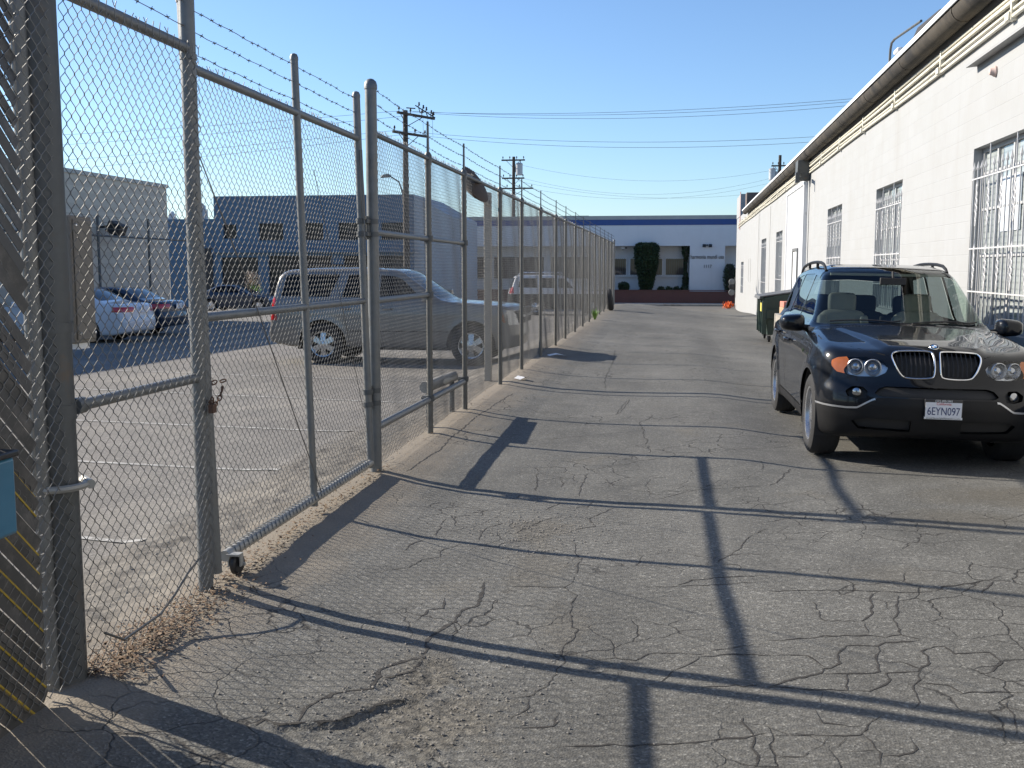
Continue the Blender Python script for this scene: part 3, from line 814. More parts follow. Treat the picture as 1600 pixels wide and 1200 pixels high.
# square beige post behind the fence with arm and round mirror
sp = thing('mirror_post', 'square beige steel post behind the fence with arm reaching to a brown disc', 'post', (-2.55, 14.85, zg(-2.55, 14.85)))
beige = simple('beige_steel', (0.33, 0.305, 0.26), .7, 0, .15, 8)
mb = MB(); mb.box((0, 0, 1.36), (.10, .105, 2.72)); mb.build('shaft', beige, sp, bevel=.008)
mb = MB(); mb.tube([(.0, -.05, 2.58), (.0, -.32, 2.62)], .028, 10); mb.build('arm', beige, sp)
dm = thing('convex_mirror', 'round brown weathered mirror dish tilted on top of the fence', 'mirror', (-2.36, 12.75, 2.66))
T = Matrix.Rotation(R(-24), 4, 'Z') @ Matrix.Rotation(R(90), 4, 'Y') 
mb = MB(); mb.lathe([(.02, -.10), (.09, -.088), (.18, -.045), (.245, .0), (.255, .015), (.245, .02), (.15, .04), (.001, .05)], 32, T=Vector((.85, -.25, .52)).normalized().to_track_quat('Z', 'Y').to_matrix().to_4x4())
mb.build('dish', simple('brown_weathered', (.085, .06, .042), .8, 0, .35, 9), dm)
mb = MB(); mb.tube([(.0, .05, -.06), (-.19, 2.1, -.12)], .022, 8); mb.build('bracket', beige, dm)

# fat pipe lying behind the second bay
pl = thing('loose_pipe', 'fat grey pipe resting behind the low fence brace', 'pipe', (-2.40, 10.85, .0))
mb = MB(); mb.tube([(0, -.65, .44), (0, .75, .41)], .06, 18); mb.build('tube', M['concrete'], pl)
mb = MB(); mb.tube([(-.01, .72, -.15), (-.01, .72, .36)], .03, 8); mb.build('leg', M['galv_dark'], pl)
mb = MB(); mb.tube([(-.01, -.45, -.15), (-.01, -.45, .40)], .03, 8); mb.build('leg', M['galv_dark'], pl)

# old tyre leaning on the far end of the fence
ty = thing('old_tyre', 'worn black tyre leaning against the far end of the fence', 'tyre', (-2.14, 40.3, zg(-2.1, 40.3)))
mb = MB(); mb.lathe([(.23, -.09), (.30, -.115), (.38, -.10), (.42, -.05), (.42, .05), (.38, .10), (.30, .115), (.23, .09), (.23, -.09)], 32, T=Matrix.Translation((0, 0, .415)) @ Matrix.Rotation(R(-9), 4, 'Y') @ Matrix.Rotation(R(90), 4, 'Y'), cap=False)
mb.build('carcass', M['rubber'], ty)

# dry leaves and grit gathered along the fence foot
def leaf_litter():
    V = []; Fq = []
    r = random.Random(5)
    for i in range(2600):
        if i < 1700:
            y = 3.72 + abs(r.gauss(0, .75)); x = FX + .02 + r.gauss(.03, .085)
        elif i < 2200:
            y = r.uniform(5, 8.2); x = FX + r.gauss(.03, .05)
        else:
            y = r.uniform(8, 22); x = FX + r.gauss(-.1, .12)
        s = r.uniform(.006, .019); a = r.uniform(0, 6.28); b = r.uniform(-.5, .5); c = r.uniform(-.7, .7)
        Rm = Euler((b, c, a)).to_matrix()
        q = [(-s, 0, 0), (-s * .1, s * .45, s * .12), (s, 0, s * .3), (-s * .1, -s * .45, s * .16)]
        z = float(zfull(np.array(x), np.array(y))) + .006 + r.random() * .018
        n = len(V)
        for p_ in q:
            v = Rm @ Vector(p_); V.append((x + v.x, y + v.y, z + abs(v.z)))
        Fq.append((n, n + 1, n + 2, n + 3))
    return np.array(V), np.array(Fq)
lv, lf = leaf_litter()
t = NT('dry_leaf'); w_ = t.noise(t.pos(), 45, 2)
t.base(t.ramp(w_, (.3, (.05, .03, .018)), (.5, (.16, .095, .05)), (.7, (.27, .21, .14)))); t.rough(.8); M['leaf_dry'] = t.m
tag(np_mesh('leaf_litter', lv, lf, M['leaf_dry'], smooth=False), 'scattered dry brown leaves and grit along the fence foot', 'leaves', kind='stuff')

# gravel crumbs on the lot side edge and the worn patch
def gravel():
    V = []; Fq = []
    r = random.Random(9)
    for i in range(2600):
        k = r.random()
        if k < .62: y = r.uniform(4, 15); x = r.uniform(-3.4, -2.36)
        elif k < .85: x = r.gauss(-.95, .28); y = r.gauss(3.85, .35)
        else: x = r.gauss(-.8, .25); y = r.gauss(6.6, .35)
        s = r.uniform(.003, .009)
        z = float(zfull(np.array(x), np.array(y))) + s * .3
        n = len(V)
        q = [(s, 0, 0), (0, s * r.uniform(.6, 1.1), 0), (-s, 0, 0), (0, -s * r.uniform(.6, 1.1), 0), (0, 0, s * .8), (0, 0, -s * .5)]
        a = r.uniform(0, 6.28); ca, sa = math.cos(a), math.sin(a)
        for (px, py, pz) in q: V.append((x + px * ca - py * sa, y + px * sa + py * ca, z + pz))
        for f in ((0, 1, 4), (1, 2, 4), (2, 3, 4), (3, 0, 4)): Fq.append(tuple(n + j for j in f))
    return np.array(V), np.array(Fq)
gv, gf = gravel()
M['gravel'] = simple('gravel_crumbs', (.25, .235, .21), .9, 0, .5, 60)
tag(np_mesh('loose_gravel', gv, gf, M['gravel'], smooth=False), 'loose gravel crumbs beside the fence and in broken asphalt', 'gravel', kind='stuff')

def weed(x, y, s, n, label, seed):
    r = random.Random(seed)
    g = thing('weed', label, 'plant', (x, y, zg(x, y)))
    V = []; Fq = []
    for i in range(n):
        a = r.uniform(0, 6.28); l = s * r.uniform(.5, 1.1); w = s * .035
        d = Vector((math.cos(a), math.sin(a), 0)); out = r.uniform(.2, .75)
        u = Vector((-d.y, d.x, 0)) * w
        p0 = d * s * .05; p1 = d * l * out * .45 + Vector((0, 0, l * .6)); p2 = d * l * out + Vector((0, 0, l * (1 - out * .45)))
        k = len(V); V += [tuple(p0 - u), tuple(p0 + u), tuple(p1 + u), tuple(p1 - u), tuple(p2 + u * .15), tuple(p2 - u * .15)]
        Fq += [(k, k + 1, k + 2, k + 3), (k + 3, k + 2, k + 4, k + 5)]
    np_mesh('blades', np.array(V), np.array(Fq), M['grass'], g)
M['grass'] = simple('weed_green', (.17, .30, .06), .7, 0, .3, 20)
weed(-2.22, 33.0, .40, 60, 'small bright green weed growing at the fence foot', 3)
# paper scraps
for (x, y, a, lab, sx) in ((-2.02, 19.4, .3, 'flat white paper scrap lying by the fence beside a dark shadow', .17), (-2.1, 15.15, 1.0, 'small crumpled white paper scrap at a fence post foot', .10)):
    g = thing('paper_scrap', lab, 'paper', (x, y, zg(x, y) + .012), a)
    mb = MB(); mb.add([(-sx, -.06, 0), (0, -.07, .03), (sx, -.06, .01), (sx, .06, .0), (0, .07, .045), (-sx, .06, .015)], [(0, 1, 4, 5), (1, 2, 3, 4)])
    mb.build('sheet', M['white_paint'], g)

# ------------------------------------------------------------------ buildings
def block_wall(name, c, joint, bs=(0.40, 0.20), strength=.5, stain=(0.5, .47, .42), amount=.25):
    t = NT(name)
    o = t.obj(); s = t.node('ShaderNodeSeparateXYZ'); t.l.new(o, s.inputs[0])
    cb = t.node('ShaderNodeCombineXYZ'); t.l.new(s.outputs[0], cb.inputs[0]); t.l.new(s.outputs[2], cb.inputs[1])
    b = t.node('ShaderNodeTexBrick'); t.l.new(cb.outputs[0], b.inputs['Vector'])
    b.inputs['Scale'].default_value = 1.0; b.inputs['Brick Width'].default_value = bs[0]; b.inputs['Row Height'].default_value = bs[1]
    b.inputs['Mortar Size'].default_value = .006; b.inputs['Mortar Smooth'].default_value = .6; b.inputs['Bias'].default_value = 0
    b.inputs['Color1'].default_value = (*c, 1); b.inputs['Color2'].default_value = (c[0] * .965, c[1] * .965, c[2] * .96, 1)
    b.inputs['Mortar'].default_value = (*joint, 1)
    n = t.noise(o, 1.1, 6, .65); n2 = t.noise(o, 14, 4, .6)
    mp = t.node('ShaderNodeMapping'); t.l.new(o, mp.inputs[0]); mp.inputs['Scale'].default_value = (1.6, 1.6, .12)
    streak = t.noise(mp.outputs[0], 1.6, 5, .65)
    col = t.mix(t.ramp(n, (.45, 0.0), (.8, amount)), b.outputs['Color'], stain)
    col = t.mix(t.ramp(streak, (.55, 0.0), (.8, amount * 1.1)), col, stain)
    t.base(col); t.rough(.75)
    h = t.math('ADD', t.math('MULTIPLY', t.math('SUBTRACT', 1.0, b.outputs['Fac']), 1.0), t.math('MULTIPLY', n2, .35))
    t.bump(h, strength, .006)
    return t.m
M['block'] = block_wall('white_painted_block', (.322, .330, .336), (.308, .316, .322), stain=(.262, .258, .24), amount=.42, strength=.4)
M['stucco_white'] = block_wall('white_stucco', (.70, .71, .72), (.70, .71, .72), (9, 9), .2, (.5, .5, .48), .2)
M['stucco_beige'] = block_wall('beige_block', (.52, .47, .39), (.46, .41, .34), (.4, .2), .4, (.36, .32, .27), .3)
M['stucco_blue'] = block_wall('blue_painted_wall', (.068, .135, .215), (.064, .128, .205), (9, 9), .2, (.08, .12, .17), .3)
M['stucco_grey'] = block_wall('grey_blue_wall', (.38, .43, .48), (.38, .43, .48), (9, 9), .2, (.28, .3, .32), .3)
M['band_blue'] = simple('blue_band', (.035, .085, .26), .6, 0, .1, 2)
M['cap'] = simple('parapet_cap', (.42, .42, .39), .7, 0, .12, 2)
M['conduit'] = simple('cream_conduit', (.66, .63, .53), .5, 0, .12, 3, dirt=((.40, .36, .29), 3.0, .55))
M['gutter'] = simple('weathered_gutter', (.060, .050, .038), .85, 0, .55, 2.4, .25, 18, dirt=((.016, .014, .013), 1.6, .42))
M['drip'] = simple('white_roof_edge', (.78, .80, .82), .45, 0, .06, 2)
M['brick'] = block_wall('dark_red_brick', (.15, .055, .042), (.16, .12, .10), (.22, .075), .6, (.09, .05, .04), .3)
def pane_mat(name, c, rough=.08, blinds=True):
    t = NT(name)
    o = t.obj(); s = t.node('ShaderNodeSeparateXYZ'); t.l.new(o, s.inputs[0])
    n = t.noise(o, .9, 4, .6)
    col = t.mix(t.ramp(n, (.35, 0.0), (.65, 1.0)), c, tuple(x * .55 for x in c))
    if blinds:
        st = t.math('FRACT', t.math('MULTIPLY', s.outputs[2], 14.0))
        col = t.mix(t.math('MULTIPLY', t.math('GREATER_THAN', st, .72), .35), col, tuple(x * .3 for x in c))
    t.base(col); t.rough(.5)
    t.b.inputs['Coat Weight'].default_value = 1.0 if blinds else .3; t.b.inputs['Coat Roughness'].default_value = rough; t.b.inputs['Specular IOR Level'].default_value = .15
    return t.m
M['pane_light'] = pane_mat('pale_blinds_behind_glass', (.42, .46, .46), .03)
M['pane_dark'] = pane_mat('dark_window_glass', (.03, .032, .035), .02, False)
M['pane_brown'] = pane_mat('brown_window_glass', (.10, .075, .065), .03, True)

def holed_wall(mb, s0, s1, z0, z1, holes, depth, yf=0.0):
    """wall face at local y = yf (outside is +y); holes = (s0, s1, z0, z1); reveals go to yf - depth"""
    xs = sorted({s0, s1, *[h[0] for h in holes], *[h[1] for h in holes]})
    zs = sorted({z0, z1, *[h[2] for h in holes], *[h[3] for h in holes]})
    xs = [x for x in xs if s0 <= x <= s1]; zs = [z for z in zs if z0 <= z <= z1]
    inside = lambda x, z: any(h[0] < x < h[1] and h[2] < z < h[3] for h in holes)
    for a, b in zip(xs[:-1], xs[1:]):
        for c, d in zip(zs[:-1], zs[1:]):
            if not inside((a + b) / 2, (c + d) / 2):
                mb.add([(a, yf, c), (b, yf, c), (b, yf, d), (a, yf, d)], [(0, 1, 2, 3)])
    for (a, b, c, d) in holes:
        y2 = yf - depth
        for q in ([(a, yf, c), (b, yf, c), (b, y2, c), (a, y2, c)], [(a, yf, d), (b, yf, d), (b, y2, d), (a, y2, d)],
                  [(a, yf, c), (a, yf, d), (a, y2, d), (a, y2, c)], [(b, yf, c), (b, yf, d), (b, y2, d), (b, y2, c)]):
            if not (q[0][2] == q[1][2] == z0 and c == z0): mb.add(q, [(0, 1, 2, 3)])

# ---- long white warehouse on the right; local x runs along the wall, +y faces the driveway
WA = R(0.99)
WD = 3.35
wh = thing('warehouse', 'long white block warehouse with grimy gutter and barred windows right of the driveway', 'building',
           (WD * math.cos(WA), -WD * math.sin(WA), 0), R(90) - WA)
S_END = 70.6
wins = [(2.3, 4.7, 0.95, 3.04), (10.85, 13.2, 0.95, 3.04), (17.28, 19.55, 0.95, 3.03), (23.65, 25.95, 0.95, 3.03), (37.6, 40.1, 0.3, 2.95), (44.9, 47.6, 0.1, 2.88), (61.6, 64.2, .15, 1.98)]
mb = MB()
holed_wall(mb, -8, S_END, -1.4, 4.80, wins, .16)
mb.add([(S_END, 0, -1.4), (S_END, -9, -1.4), (S_END, -9, 4.80), (S_END, 0, 4.80)], [(0, 1, 2, 3)])
mb.add([(-8, 0, -1.4), (-8, -9, -1.4), (-8, -9, 4.80), (-8, 0, 4.80)], [(0, 1, 2, 3)])
mb.build('wall', M['block'], wh, smooth=False)
G_END = 58.5
mb = MB(); mb.prism([(-.06, 4.85), (-.06, 4.81), (-9, 5.45), (-9, 5.49)], -8, G_END, 'x'); mb.build('roof', M['cap'], wh, smooth=False)
# half round gutter, dark with grime, and bright drip edge over it
mb = MB()
prof = []
for a in range(0, 181, 15):
    prof.append((.15 + .15 * math.cos(R(180 + a)) + 0.0, 4.69 - .155 * math.sin(R(a))))
prof = [(p[0], p[1]) for p in prof]
prof += [(.295, 4.69), (.01, 4.69)]
segs = list(np.arange(-8, G_END, 3.05)) + [G_END]
for a, b in zip(segs[:-1], segs[1:]):
    k = 1 + rnd.uniform(-.015, .015)
    mb.prism([(p[0] * k, p[1] + rnd.uniform(-.002, .002)) for p in prof], a + .004, b - .004, 'x')
mb.build('gutter', M['gutter'], wh, angle=40)
for a in segs[1:-1]:
    mb = MB(); pr = []
    for an in range(0, 181, 20): pr.append((.15 + .156 * math.cos(R(180 + an)), 4.688 - .160 * math.sin(R(an))))
    mb.prism(pr + [(.304, 4.694), (-.0, 4.694)], a - .02, a + .02, 'x')
    mb.build('gutter_joint', M['gutter'], wh)
mb = MB(); mb.prism([(-.05, 4.86), (.32, 4.775), (.325, 4.705), (.31, 4.705), (.305, 4.76), (-.05, 4.845)], -8, G_END + .05, 'x'); mb.build('drip_edge', M['drip'], wh, smooth=False)
# conduits clipped under the gutter
for i, z in enumerate((4.46, 4.39, 4.30, 4.235)):
    mb = MB()
    pts = [(s, .035 + .002 * (i % 2), z + .012 * math.sin(s * .5 + i) + (.0 if s < 30 else -.0015 * (s - 30))) for s in np.arange(-8, 70, 1.5)]
    mb.tube(pts, (.020, .026, .018, .024)[i], 8); mb.build('conduit', M['conduit'], wh)
for s in np.arange(-6.5, 69, 3.05):
    mb = MB(); mb.box((s, .03, 4.35), (.045, .07, .30)); mb.box((s + .06, .045, 4.25), (.13, .085, .085))
    mb.build('conduit_clip', M['conduit'], wh, bevel=.006)
# downpipe with leader head
mb = MB(); mb.box((29.9, .10, 1.7), (.13, .12, 4.6)); dp = mb.build('downpipe', M['white_paint'], wh, bevel=.012)
mb = MB(); mb.prism([(29.62, 4.56), (30.2, 4.56), (30.2, 4.28), (30.02, 4.02), (29.80, 4.02), (29.62, 4.28)], .01, .36, 'y'); mb.build('leader_head', M['galv_dark'], dp, bevel=.01)
mb = MB(); mb.tube([(29.55, .3, 4.14), (29.2, .42, 4.16), (28.9, .44, 4.10)], .05, 8); mb.box((28.82, .44, 4.02), (.10, .10, .26)); mb.build('elbow', M['galv_dark'], dp)
# ribbed steel panel filling an old bay
mb = MB(); n = 52
pr = []
for i in range(n):
    s = 30.45 + i * (4.9 / n); w = 4.9 / n
    pr += [(s, .02), (s + w * .35, .02), (s + w * .5, .055), (s + w * .85, .055)]
pr += [(35.35, .02)]
vs = [(a, b, -.8) for a, b in pr] + [(a, b, 3.98) for a, b in pr]
k = len(pr)
mb.add(vs, [(i, i + 1, k + i + 1, k + i) for i in range(k - 1)]); rp = mb.build('ribbed_panel', M['white_paint'], wh, smooth=False)
mb = MB(); mb.b2((30.35, .0, 3.98), (35.45, .09, 4.08)); mb.b2((35.35, 0, -.8), (35.45, .09, 3.98)); mb.build('panel_trim', M['white_paint'], rp)
mb = MB(); mb.b2((31.85, .05, -.35), (33.0, .075, 2.12)); dr = mb.build('door', M['white_paint'], wh)
mb = MB(); mb.b2((31.75, .06, -.35), (31.83, .10, 2.22)); mb.b2((33.02, .06, -.35), (33.1, .10, 2.22)); mb.b2((31.83, .06, 2.14), (33.02, .10, 2.22)); mb.build('door_frame', M['galv'], dr)
mb = MB(); mb.lathe([(.02, 0), (.03, .03), (.03, .05), (.002, .06)], 10, T=Matrix.Translation((32.9, .075, .7)) @ Matrix.Rotation(R(-90), 4, 'X')); mb.build('handle', M['galv_dark'], dr)
# thin vertical joints and small louvres towards the far end
for s in (55.0, 56.6, 43.0, 49.6):
    mb = MB(); mb.b2((s, .0, .9 if s > 54 else -.6), (s + .10, .012, 2.1 if s > 54 else 4.1))
    mb.build('wall_joint', M['cap'], wh)
# front parapet of the street facade
mb = MB(); mb.b2((66.0, -9, 4.81), (S_END, .03, 6.15)); mb.build('parapet', M['block'], wh, smooth=False)
mb = MB(); mb.b2((61.9, -.9, 4.6), (63.2, -.1, 5.95)); mb.build('chimney', simple('brown_block', (.14, .11, .10), .85, 0, .2, 4), wh, bevel=.02)
mb = MB(); mb.b2((66.3, .0, 4.0), (66.6, .03, 6.3)); mb.build('red_trim', simple('faded_red_trim', (.45, .17, .13), .7, 0, .2, 3), wh)
# steel ledge with shadow under it, near the viewer
mb = MB(); mb.prism([(0, 4.035), (.13, 4.01), (.13, 3.985), (0, 4.0)], 9.3, 13.25, 'x'); mb.build('ledge', M['block'], wh)

M['grille'] = simple('grille_paint', (.50, .50, .51), .5, 0, .1, 8)
M['sash'] = simple('sash_paint', (.42, .425, .43), .5, 0, .1, 8)
def window(s0, s1, z0, z1, detail):
    f = MB(); t = .045; y0, y1 = -.15, -.105
    f.b2((s0, y0, z0), (s0 + t, y1, z1)); f.b2((s1 - t, y0, z0), (s1, y1, z1)); f.b2((s0 + t, y0, z1 - t), (s1 - t, y1, z1)); f.b2((s0 + t, y0, z0), (s1 - t, y1, z0 + t))
    n = 4
    for i in range(1, n):
        x = s0 + (s1 - s0) * i / n; f.b2((x - .025, y0, z0 + t), (x + .025, y1 - .003, z1 - t))
    for z in (z0 + (z1 - z0) * .40, z0 + (z1 - z0) * .66, z0 + (z1 - z0) * .86):
        f.b2((s0 + t, y0, z - .014), (s1 - t, y1 - .008, z + .014))
    fo = f.build('window', M['sash'], wh, smooth=False)
    p = MB(); p.add([(s0, -.135, z0), (s1, -.135, z0), (s1, -.135, z1), (s0, -.135, z1)], [(0, 1, 2, 3)]); p.build('pane', M['pane_light'], fo, smooth=False)
    g = MB()
    nb = 15 if detail else 10
    zt = z1 - .26
    for i in range(nb):
        x = s0 + .06 + (s1 - s0 - .12) * i / (nb - 1)
        top = z1 - .01 if i in (4, 10) else zt
        g.box((x, .0, (z0 + .03 + top) / 2), (.013, .013, top - z0 - .03))
        if top == zt: g.lathe([(.014, 0), (.018, .02), (.001, .10)], 6, T=Matrix.Translation((x, 0, zt)))
    for z in (zt - .10, z0 + .92, z0 + .42): g.b2((s0 + .01, -.009, z - .008), (s1 - .01, .009, z + .008))
    if detail:
        for i in (1, 4, 7, 10, 13):
            x = s0 + .06 + (s1 - s0 - .12) * i / (nb - 1)
            for zc in (z0 + 1.38, z0 + .66):
                for j in range(6):
                    zz = zc - .2 + j * .08; w = .045 * (1 - abs(j - 2.5) / 4)
                    for sg in (1, -1):
                        pts = [(x + sg * w * math.sin(R(a)), .004, zz + .04 * (1 - math.cos(R(a)))) for a in range(0, 181, 30)]
                        g.tube(pts, .008, 5)
                g.tube([(x - .028, .004, zc + .26), (x, .004, zc + .36), (x + .028, .004, zc + .26)], .008, 5)
    g.build('security_grille', M['grille'], fo, smooth=False)
for i, w_ in enumerate(wins): window(*w_, i in (1, 2, 3))
mb = MB(); mb.b2((11.75, -.128, 2.05), (12.45, -.118, 2.65)); nt = mb.build('notice', simple('faded_notice', (.62, .68, .74), .6, 0, .08, 5), wh)
# door bell light
mb = MB(); mb.lathe([(.06, 0), (.06, .02), (.045, .04), (.035, .07), (.001, .08)], 14, T=Matrix.Translation((12.45, 0, 3.80)) @ Matrix.Rotation(R(-90), 4, 'X')); mb.build('round_lamp', simple('pinkish_lamp', (.55, .42, .38), .5, 0, .1), wh)

# rooftop things seen over the gutter
rv = thing('roof_vent', 'black sloping vent cowl on the white warehouse roof near a bent pipe', 'vent', wh.matrix_world @ Vector((0, 0, 0)))
def WL(s, y, z):
    d = Vector((math.sin(WA), math.cos(WA), 0)); n = Vector((-math.cos(WA), math.sin(WA), 0))
    return Vector((WD * math.cos(WA), -WD * math.sin(WA), 0)) + d * s + n * y + Vector((0, 0, z))
rv.location = WL(16.9, -.42, 4.86); rv.rotation_euler = (0, 0, R(90) - WA)
mb = MB(); mb.prism([(-1.3, .08), (-1.3, .30), (-.9, .44), (.5, .50), (1.05, .34), (1.15, .08)], -.28, .28, 'y'); mb.build('cowl', simple('black_roofing', (.03, .028, .03), .7, 0, .2, 4), rv, bevel=.03)
mb = MB(); mb.b2((-1.2, -.25, -.06), (1.05, .25, .08)); mb.build('kerb', M['cap'], rv)
bp2 = thing('roof_pipe', 'thin grey bent pipe rising from the warehouse roof edge', 'pipe', WL(19.9, -.2, 4.84), R(90) - WA)
mb = MB(); mb.tube([(0, 0, 0), (0, 0, .55), (-.03, 0, .68), (-.12, 0, .77), (-.28, -.02, .80), (-2.0, -.1, .72)], .022, 8); mb.build('tube', M['galv_dark'], bp2)
wl_ = thing('roof_floodlight', 'small white floodlight on a stub beside bent roof pipe', 'light', WL(18.75, -.15, 4.85), R(90) - WA)
mb = MB(); mb.tube([(0, 0, 0), (0, 0, .42)], .025, 8); mb.build('stub', M['white_paint'], wl_)
mb = MB(); mb.box((.12, 0, .44), (.34, .10, .07)); mb.build('lamp_head', M['white_paint'], wl_, bevel=.02)

# gas meters and orange netting at the far corner
for i, (z, lab) in enumerate(((1.05, 'topmost of three round grey meters on the far wall corner'), (.75, 'middle dark meter of three on the far wall corner'), (.37, 'lowest of three round grey meters on the far wall corner'))):
    g = thing('gas_meter', lab, 'meter', WL(70.3, .25, z - .35), R(90) - WA, 'meters on the far wall corner')
    mb = MB(); mb.lathe([(.02, -.16), (.19, -.14), (.21, 0), (.19, .14), (.02, .16)], 16, T=Matrix.Rotation(R(90), 4, 'Y')); mb.build('body', M['galv'] if i != 1 else M['black'], g)
    mb = MB(); mb.tube([(0, -.2, .0), (0, -.2, .3)], .03, 8); mb.build('pipe', M['galv_dark'], g)
og = thing('orange_netting', 'small crumpled heap of bright orange netting at the far corner of the white wall', 'netting', WL(69.8, .45, -1.0))
V = []; Fq = []
r_ = random.Random(21)
for i in range(140):
    c = Vector((r_.gauss(0, .15), r_.gauss(0, .12), abs(r_.gauss(.16, .13)))); s = r_.uniform(.04, .09)
    Rm = Euler((r_.uniform(0, 6), r_.uniform(0, 6), r_.uniform(0, 6))).to_matrix(); k = len(V)
    for p_ in ((-s, -s * .5, 0), (s, -s * .4, .02), (s * .8, s * .5, 0), (-s * .8, s * .5, .03)): V.append(tuple(c + Rm @ Vector(p_)))
    Fq.append((k, k + 1, k + 2, k + 3))
np_mesh('folds', np.array(V), np.array(Fq), simple('orange_plastic', (.80, .16, .03), .6, 0, .2, 8), og, smooth=False)

# ---- dumpster against the wall
dp = thing('dumpster', 'dark green steel dumpster with grey plastic lids against the white wall', 'dumpster', (2.93, 28.3, zg(2.8, 28.3)), R(90) - WA)
M['green'] = simple('dumpster_green', (.038, .066, .052), .55, .1, .3, 3, .1, 20, dirt=((.09, .07, .05), 3.5, .58))
mb = MB()   # local x along the wall, y towards the driveway
pr = [(-.55, .20), (.30, .20), (.36, .75), (.42, 1.16), (-.55, 1.32)]
mb.prism(pr, -.92, .92, 'x'); mb.build('body', M['green'], dp, bevel=.015)
mb = MB()
for x in (-.93, -.3, .3, .93): mb.b2((x - .03, .335, .22), (x + .03, .455, 1.1))
mb.b2((-.95, .43, 1.12), (.95, .47, 1.19)); mb.build('ribs', M['green'], dp, bevel=.006)
for x in (-.95, .0):
    mb = MB(); mb.prism([(-.56, 1.36), (.52, 1.20), (.54, 1.12), (.50, 1.12), (.47, 1.17), (-.56, 1.325)], x + .01, x + .94, 'x'); mb.build('lid', simple('grey_lid', (.10, .105, .11), .6, 0, .2, 5), dp, bevel=.008)
for x in (-.98, .94):
    mb = MB(); mb.b2((x, -.1, .62), (x + .04, .34, .86)); mb.build('fork_pocket', M['green'], dp, bevel=.008)
for x in (-.75, .75):
    for y in (-.4, .25):
        mb = MB(); mb.lathe([(.02, -.03), (.085, -.028), (.09, 0), (.085, .028), (.02, .03)], 16, T=Matrix.Translation((x, y, .09)) @ Matrix.Rotation(R(90), 4, 'X'))
        mb.box((x, y - .045, .15), (.05, .012, .16)); mb.box((x, y + .045, .15), (.05, .012, .16)); mb.build('caster', M['black'], dp)
mb = MB(); mb.b2((-.75, .452, .8), (-.35, .459, 1.02)); mb.build('sticker', simple('yellow_sticker', (.65, .58, .12), .6), dp)
rp2 = thing('cardboard_pile', 'flattened cardboard and red crate behind green dumpster', 'cardboard', (3.05, 26.7, zg(2.9, 26.7)), R(90) - WA)
mb = MB(); mb.b2((-.3, -.25, 0), (.35, .12, .55)); mb.box((0, .0, .75), (.6, .3, .36), .2); mb.build('boxes', simple('cardboard', (.38, .27, .17), .85, 0, .2, 4), rp2, bevel=.01)
mb = MB(); mb.box((.05, .0, 1.0), (.5, .34, .14), .1); mb.build('red_crate', simple('red_white_box', (.55, .20, .15), .7, 0, .2, 5), rp2, bevel=.01)

# ---- white office building with the blue band across the street
ob = thing('office_building', 'low white office building with blue roof band and lettering across the street', 'building', (0, 78, -1.06), 0)
Z0 = 1.06
mb = MB()
rec = [(-19.4, -5.2, Z0 + .0 - 1.06, Z0 + 3.24), (-4.3, 1.70, 0, Z0 + 3.24), (4.25, 7.6, 0, Z0 + 3.24)]
# outside face looks towards -Y
def face(mb, x0, x1, z0, z1, holes, depth, y):
    t2 = MB(); holed_wall(t2, x0, x1, z0, z1, holes, depth)
    mb.add([(p[0], y - p[1], p[2]) for p in t2.v], t2.f)
face(mb, -34, 14, 0, Z0 + 4.76, [(-17.0, -5.2, 0, Z0 + 3.24), (-4.3, 1.70, 0, Z0 + 3.24), (4.25, 7.6, 0, Z0 + 3.24)], 1.3, 0)
mb.add([(-34, 1.3, 0), (14, 1.3, 0), (14, 1.3, Z0 + 3.24), (-34, 1.3, Z0 + 3.24)], [(0, 1, 2, 3)])
mb.b2((-34, 1.6, 0), (14, 30, Z0 + 5.3)); mb.build('wall', M['stucco_white'], ob, smooth=False)
mb = MB(); mb.b2((-34.02, -.03, Z0 + 4.76), (14.02, 1.7, Z0 + 5.18)); mb.build('blue_band', M['band_blue'], ob, smooth=False)
mb = MB(); mb.b2((-34.05, -.06, Z0 + 5.18), (14.05, 30.05, Z0 + 5.46)); mb.build('parapet_cap', M['cap'], ob, smooth=False)
def ob_window(x0, x1, z0, z1, mat):
    f = MB(); t = .06; y0, y1 = 1.20, 1.28
    f.b2((x0, y0, z0), (x0 + t, y1, z1)); f.b2((x1 - t, y0, z0), (x1, y1, z1)); f.b2((x0 + t, y0, z1 - t), (x1 - t, y1, z1)); f.b2((x0 + t, y0, z0), (x1 - t, y1, z0 + t))
    fo = f.build('window', M['white_paint'], ob, smooth=False)
    p = MB(); p.add([(x0, 1.26, z0), (x1, 1.26, z0), (x1, 1.26, z1), (x0, 1.26, z1)], [(3, 2, 1, 0)]); p.build('pane', mat, fo, smooth=False)
    g = MB(); n = int((x1 - x0) / .16)
    for i in range(1, n): x = x0 + (x1 - x0) * i / n; g.b2((x - .014, 1.15, z0 + .02), (x + .014, 1.178, z1 - .02))
    g.build('window_bars', M['galv_dark'], fo, smooth=False)
for x0, x1 in ((-4.25, -2.95), (-2.75, -1.85), (-1.6, -.25), (-.1, 1.6)): ob_window(x0, x1, Z0 + 1.04, Z0 + 2.36, M['pane_brown'])
for x0, x1 in ((-16.6, -13.6), (-13.2, -9.2), (-8.8, -5.6)): ob_window(x0, x1, Z0 + .75, Z0 + 2.5, M['pane_brown'])
mb = MB(); mb.b2((-4.3, 1.12, Z0 + .93), (1.7, 1.3, Z0 + 1.03)); mb.build('sill', M['stucco_white'], ob)
mb = MB(); mb.b2((5.0, 1.2, .3), (6.1, 1.29, Z0 + 1.6)); mb.build('door', M['pane_dark'], ob)

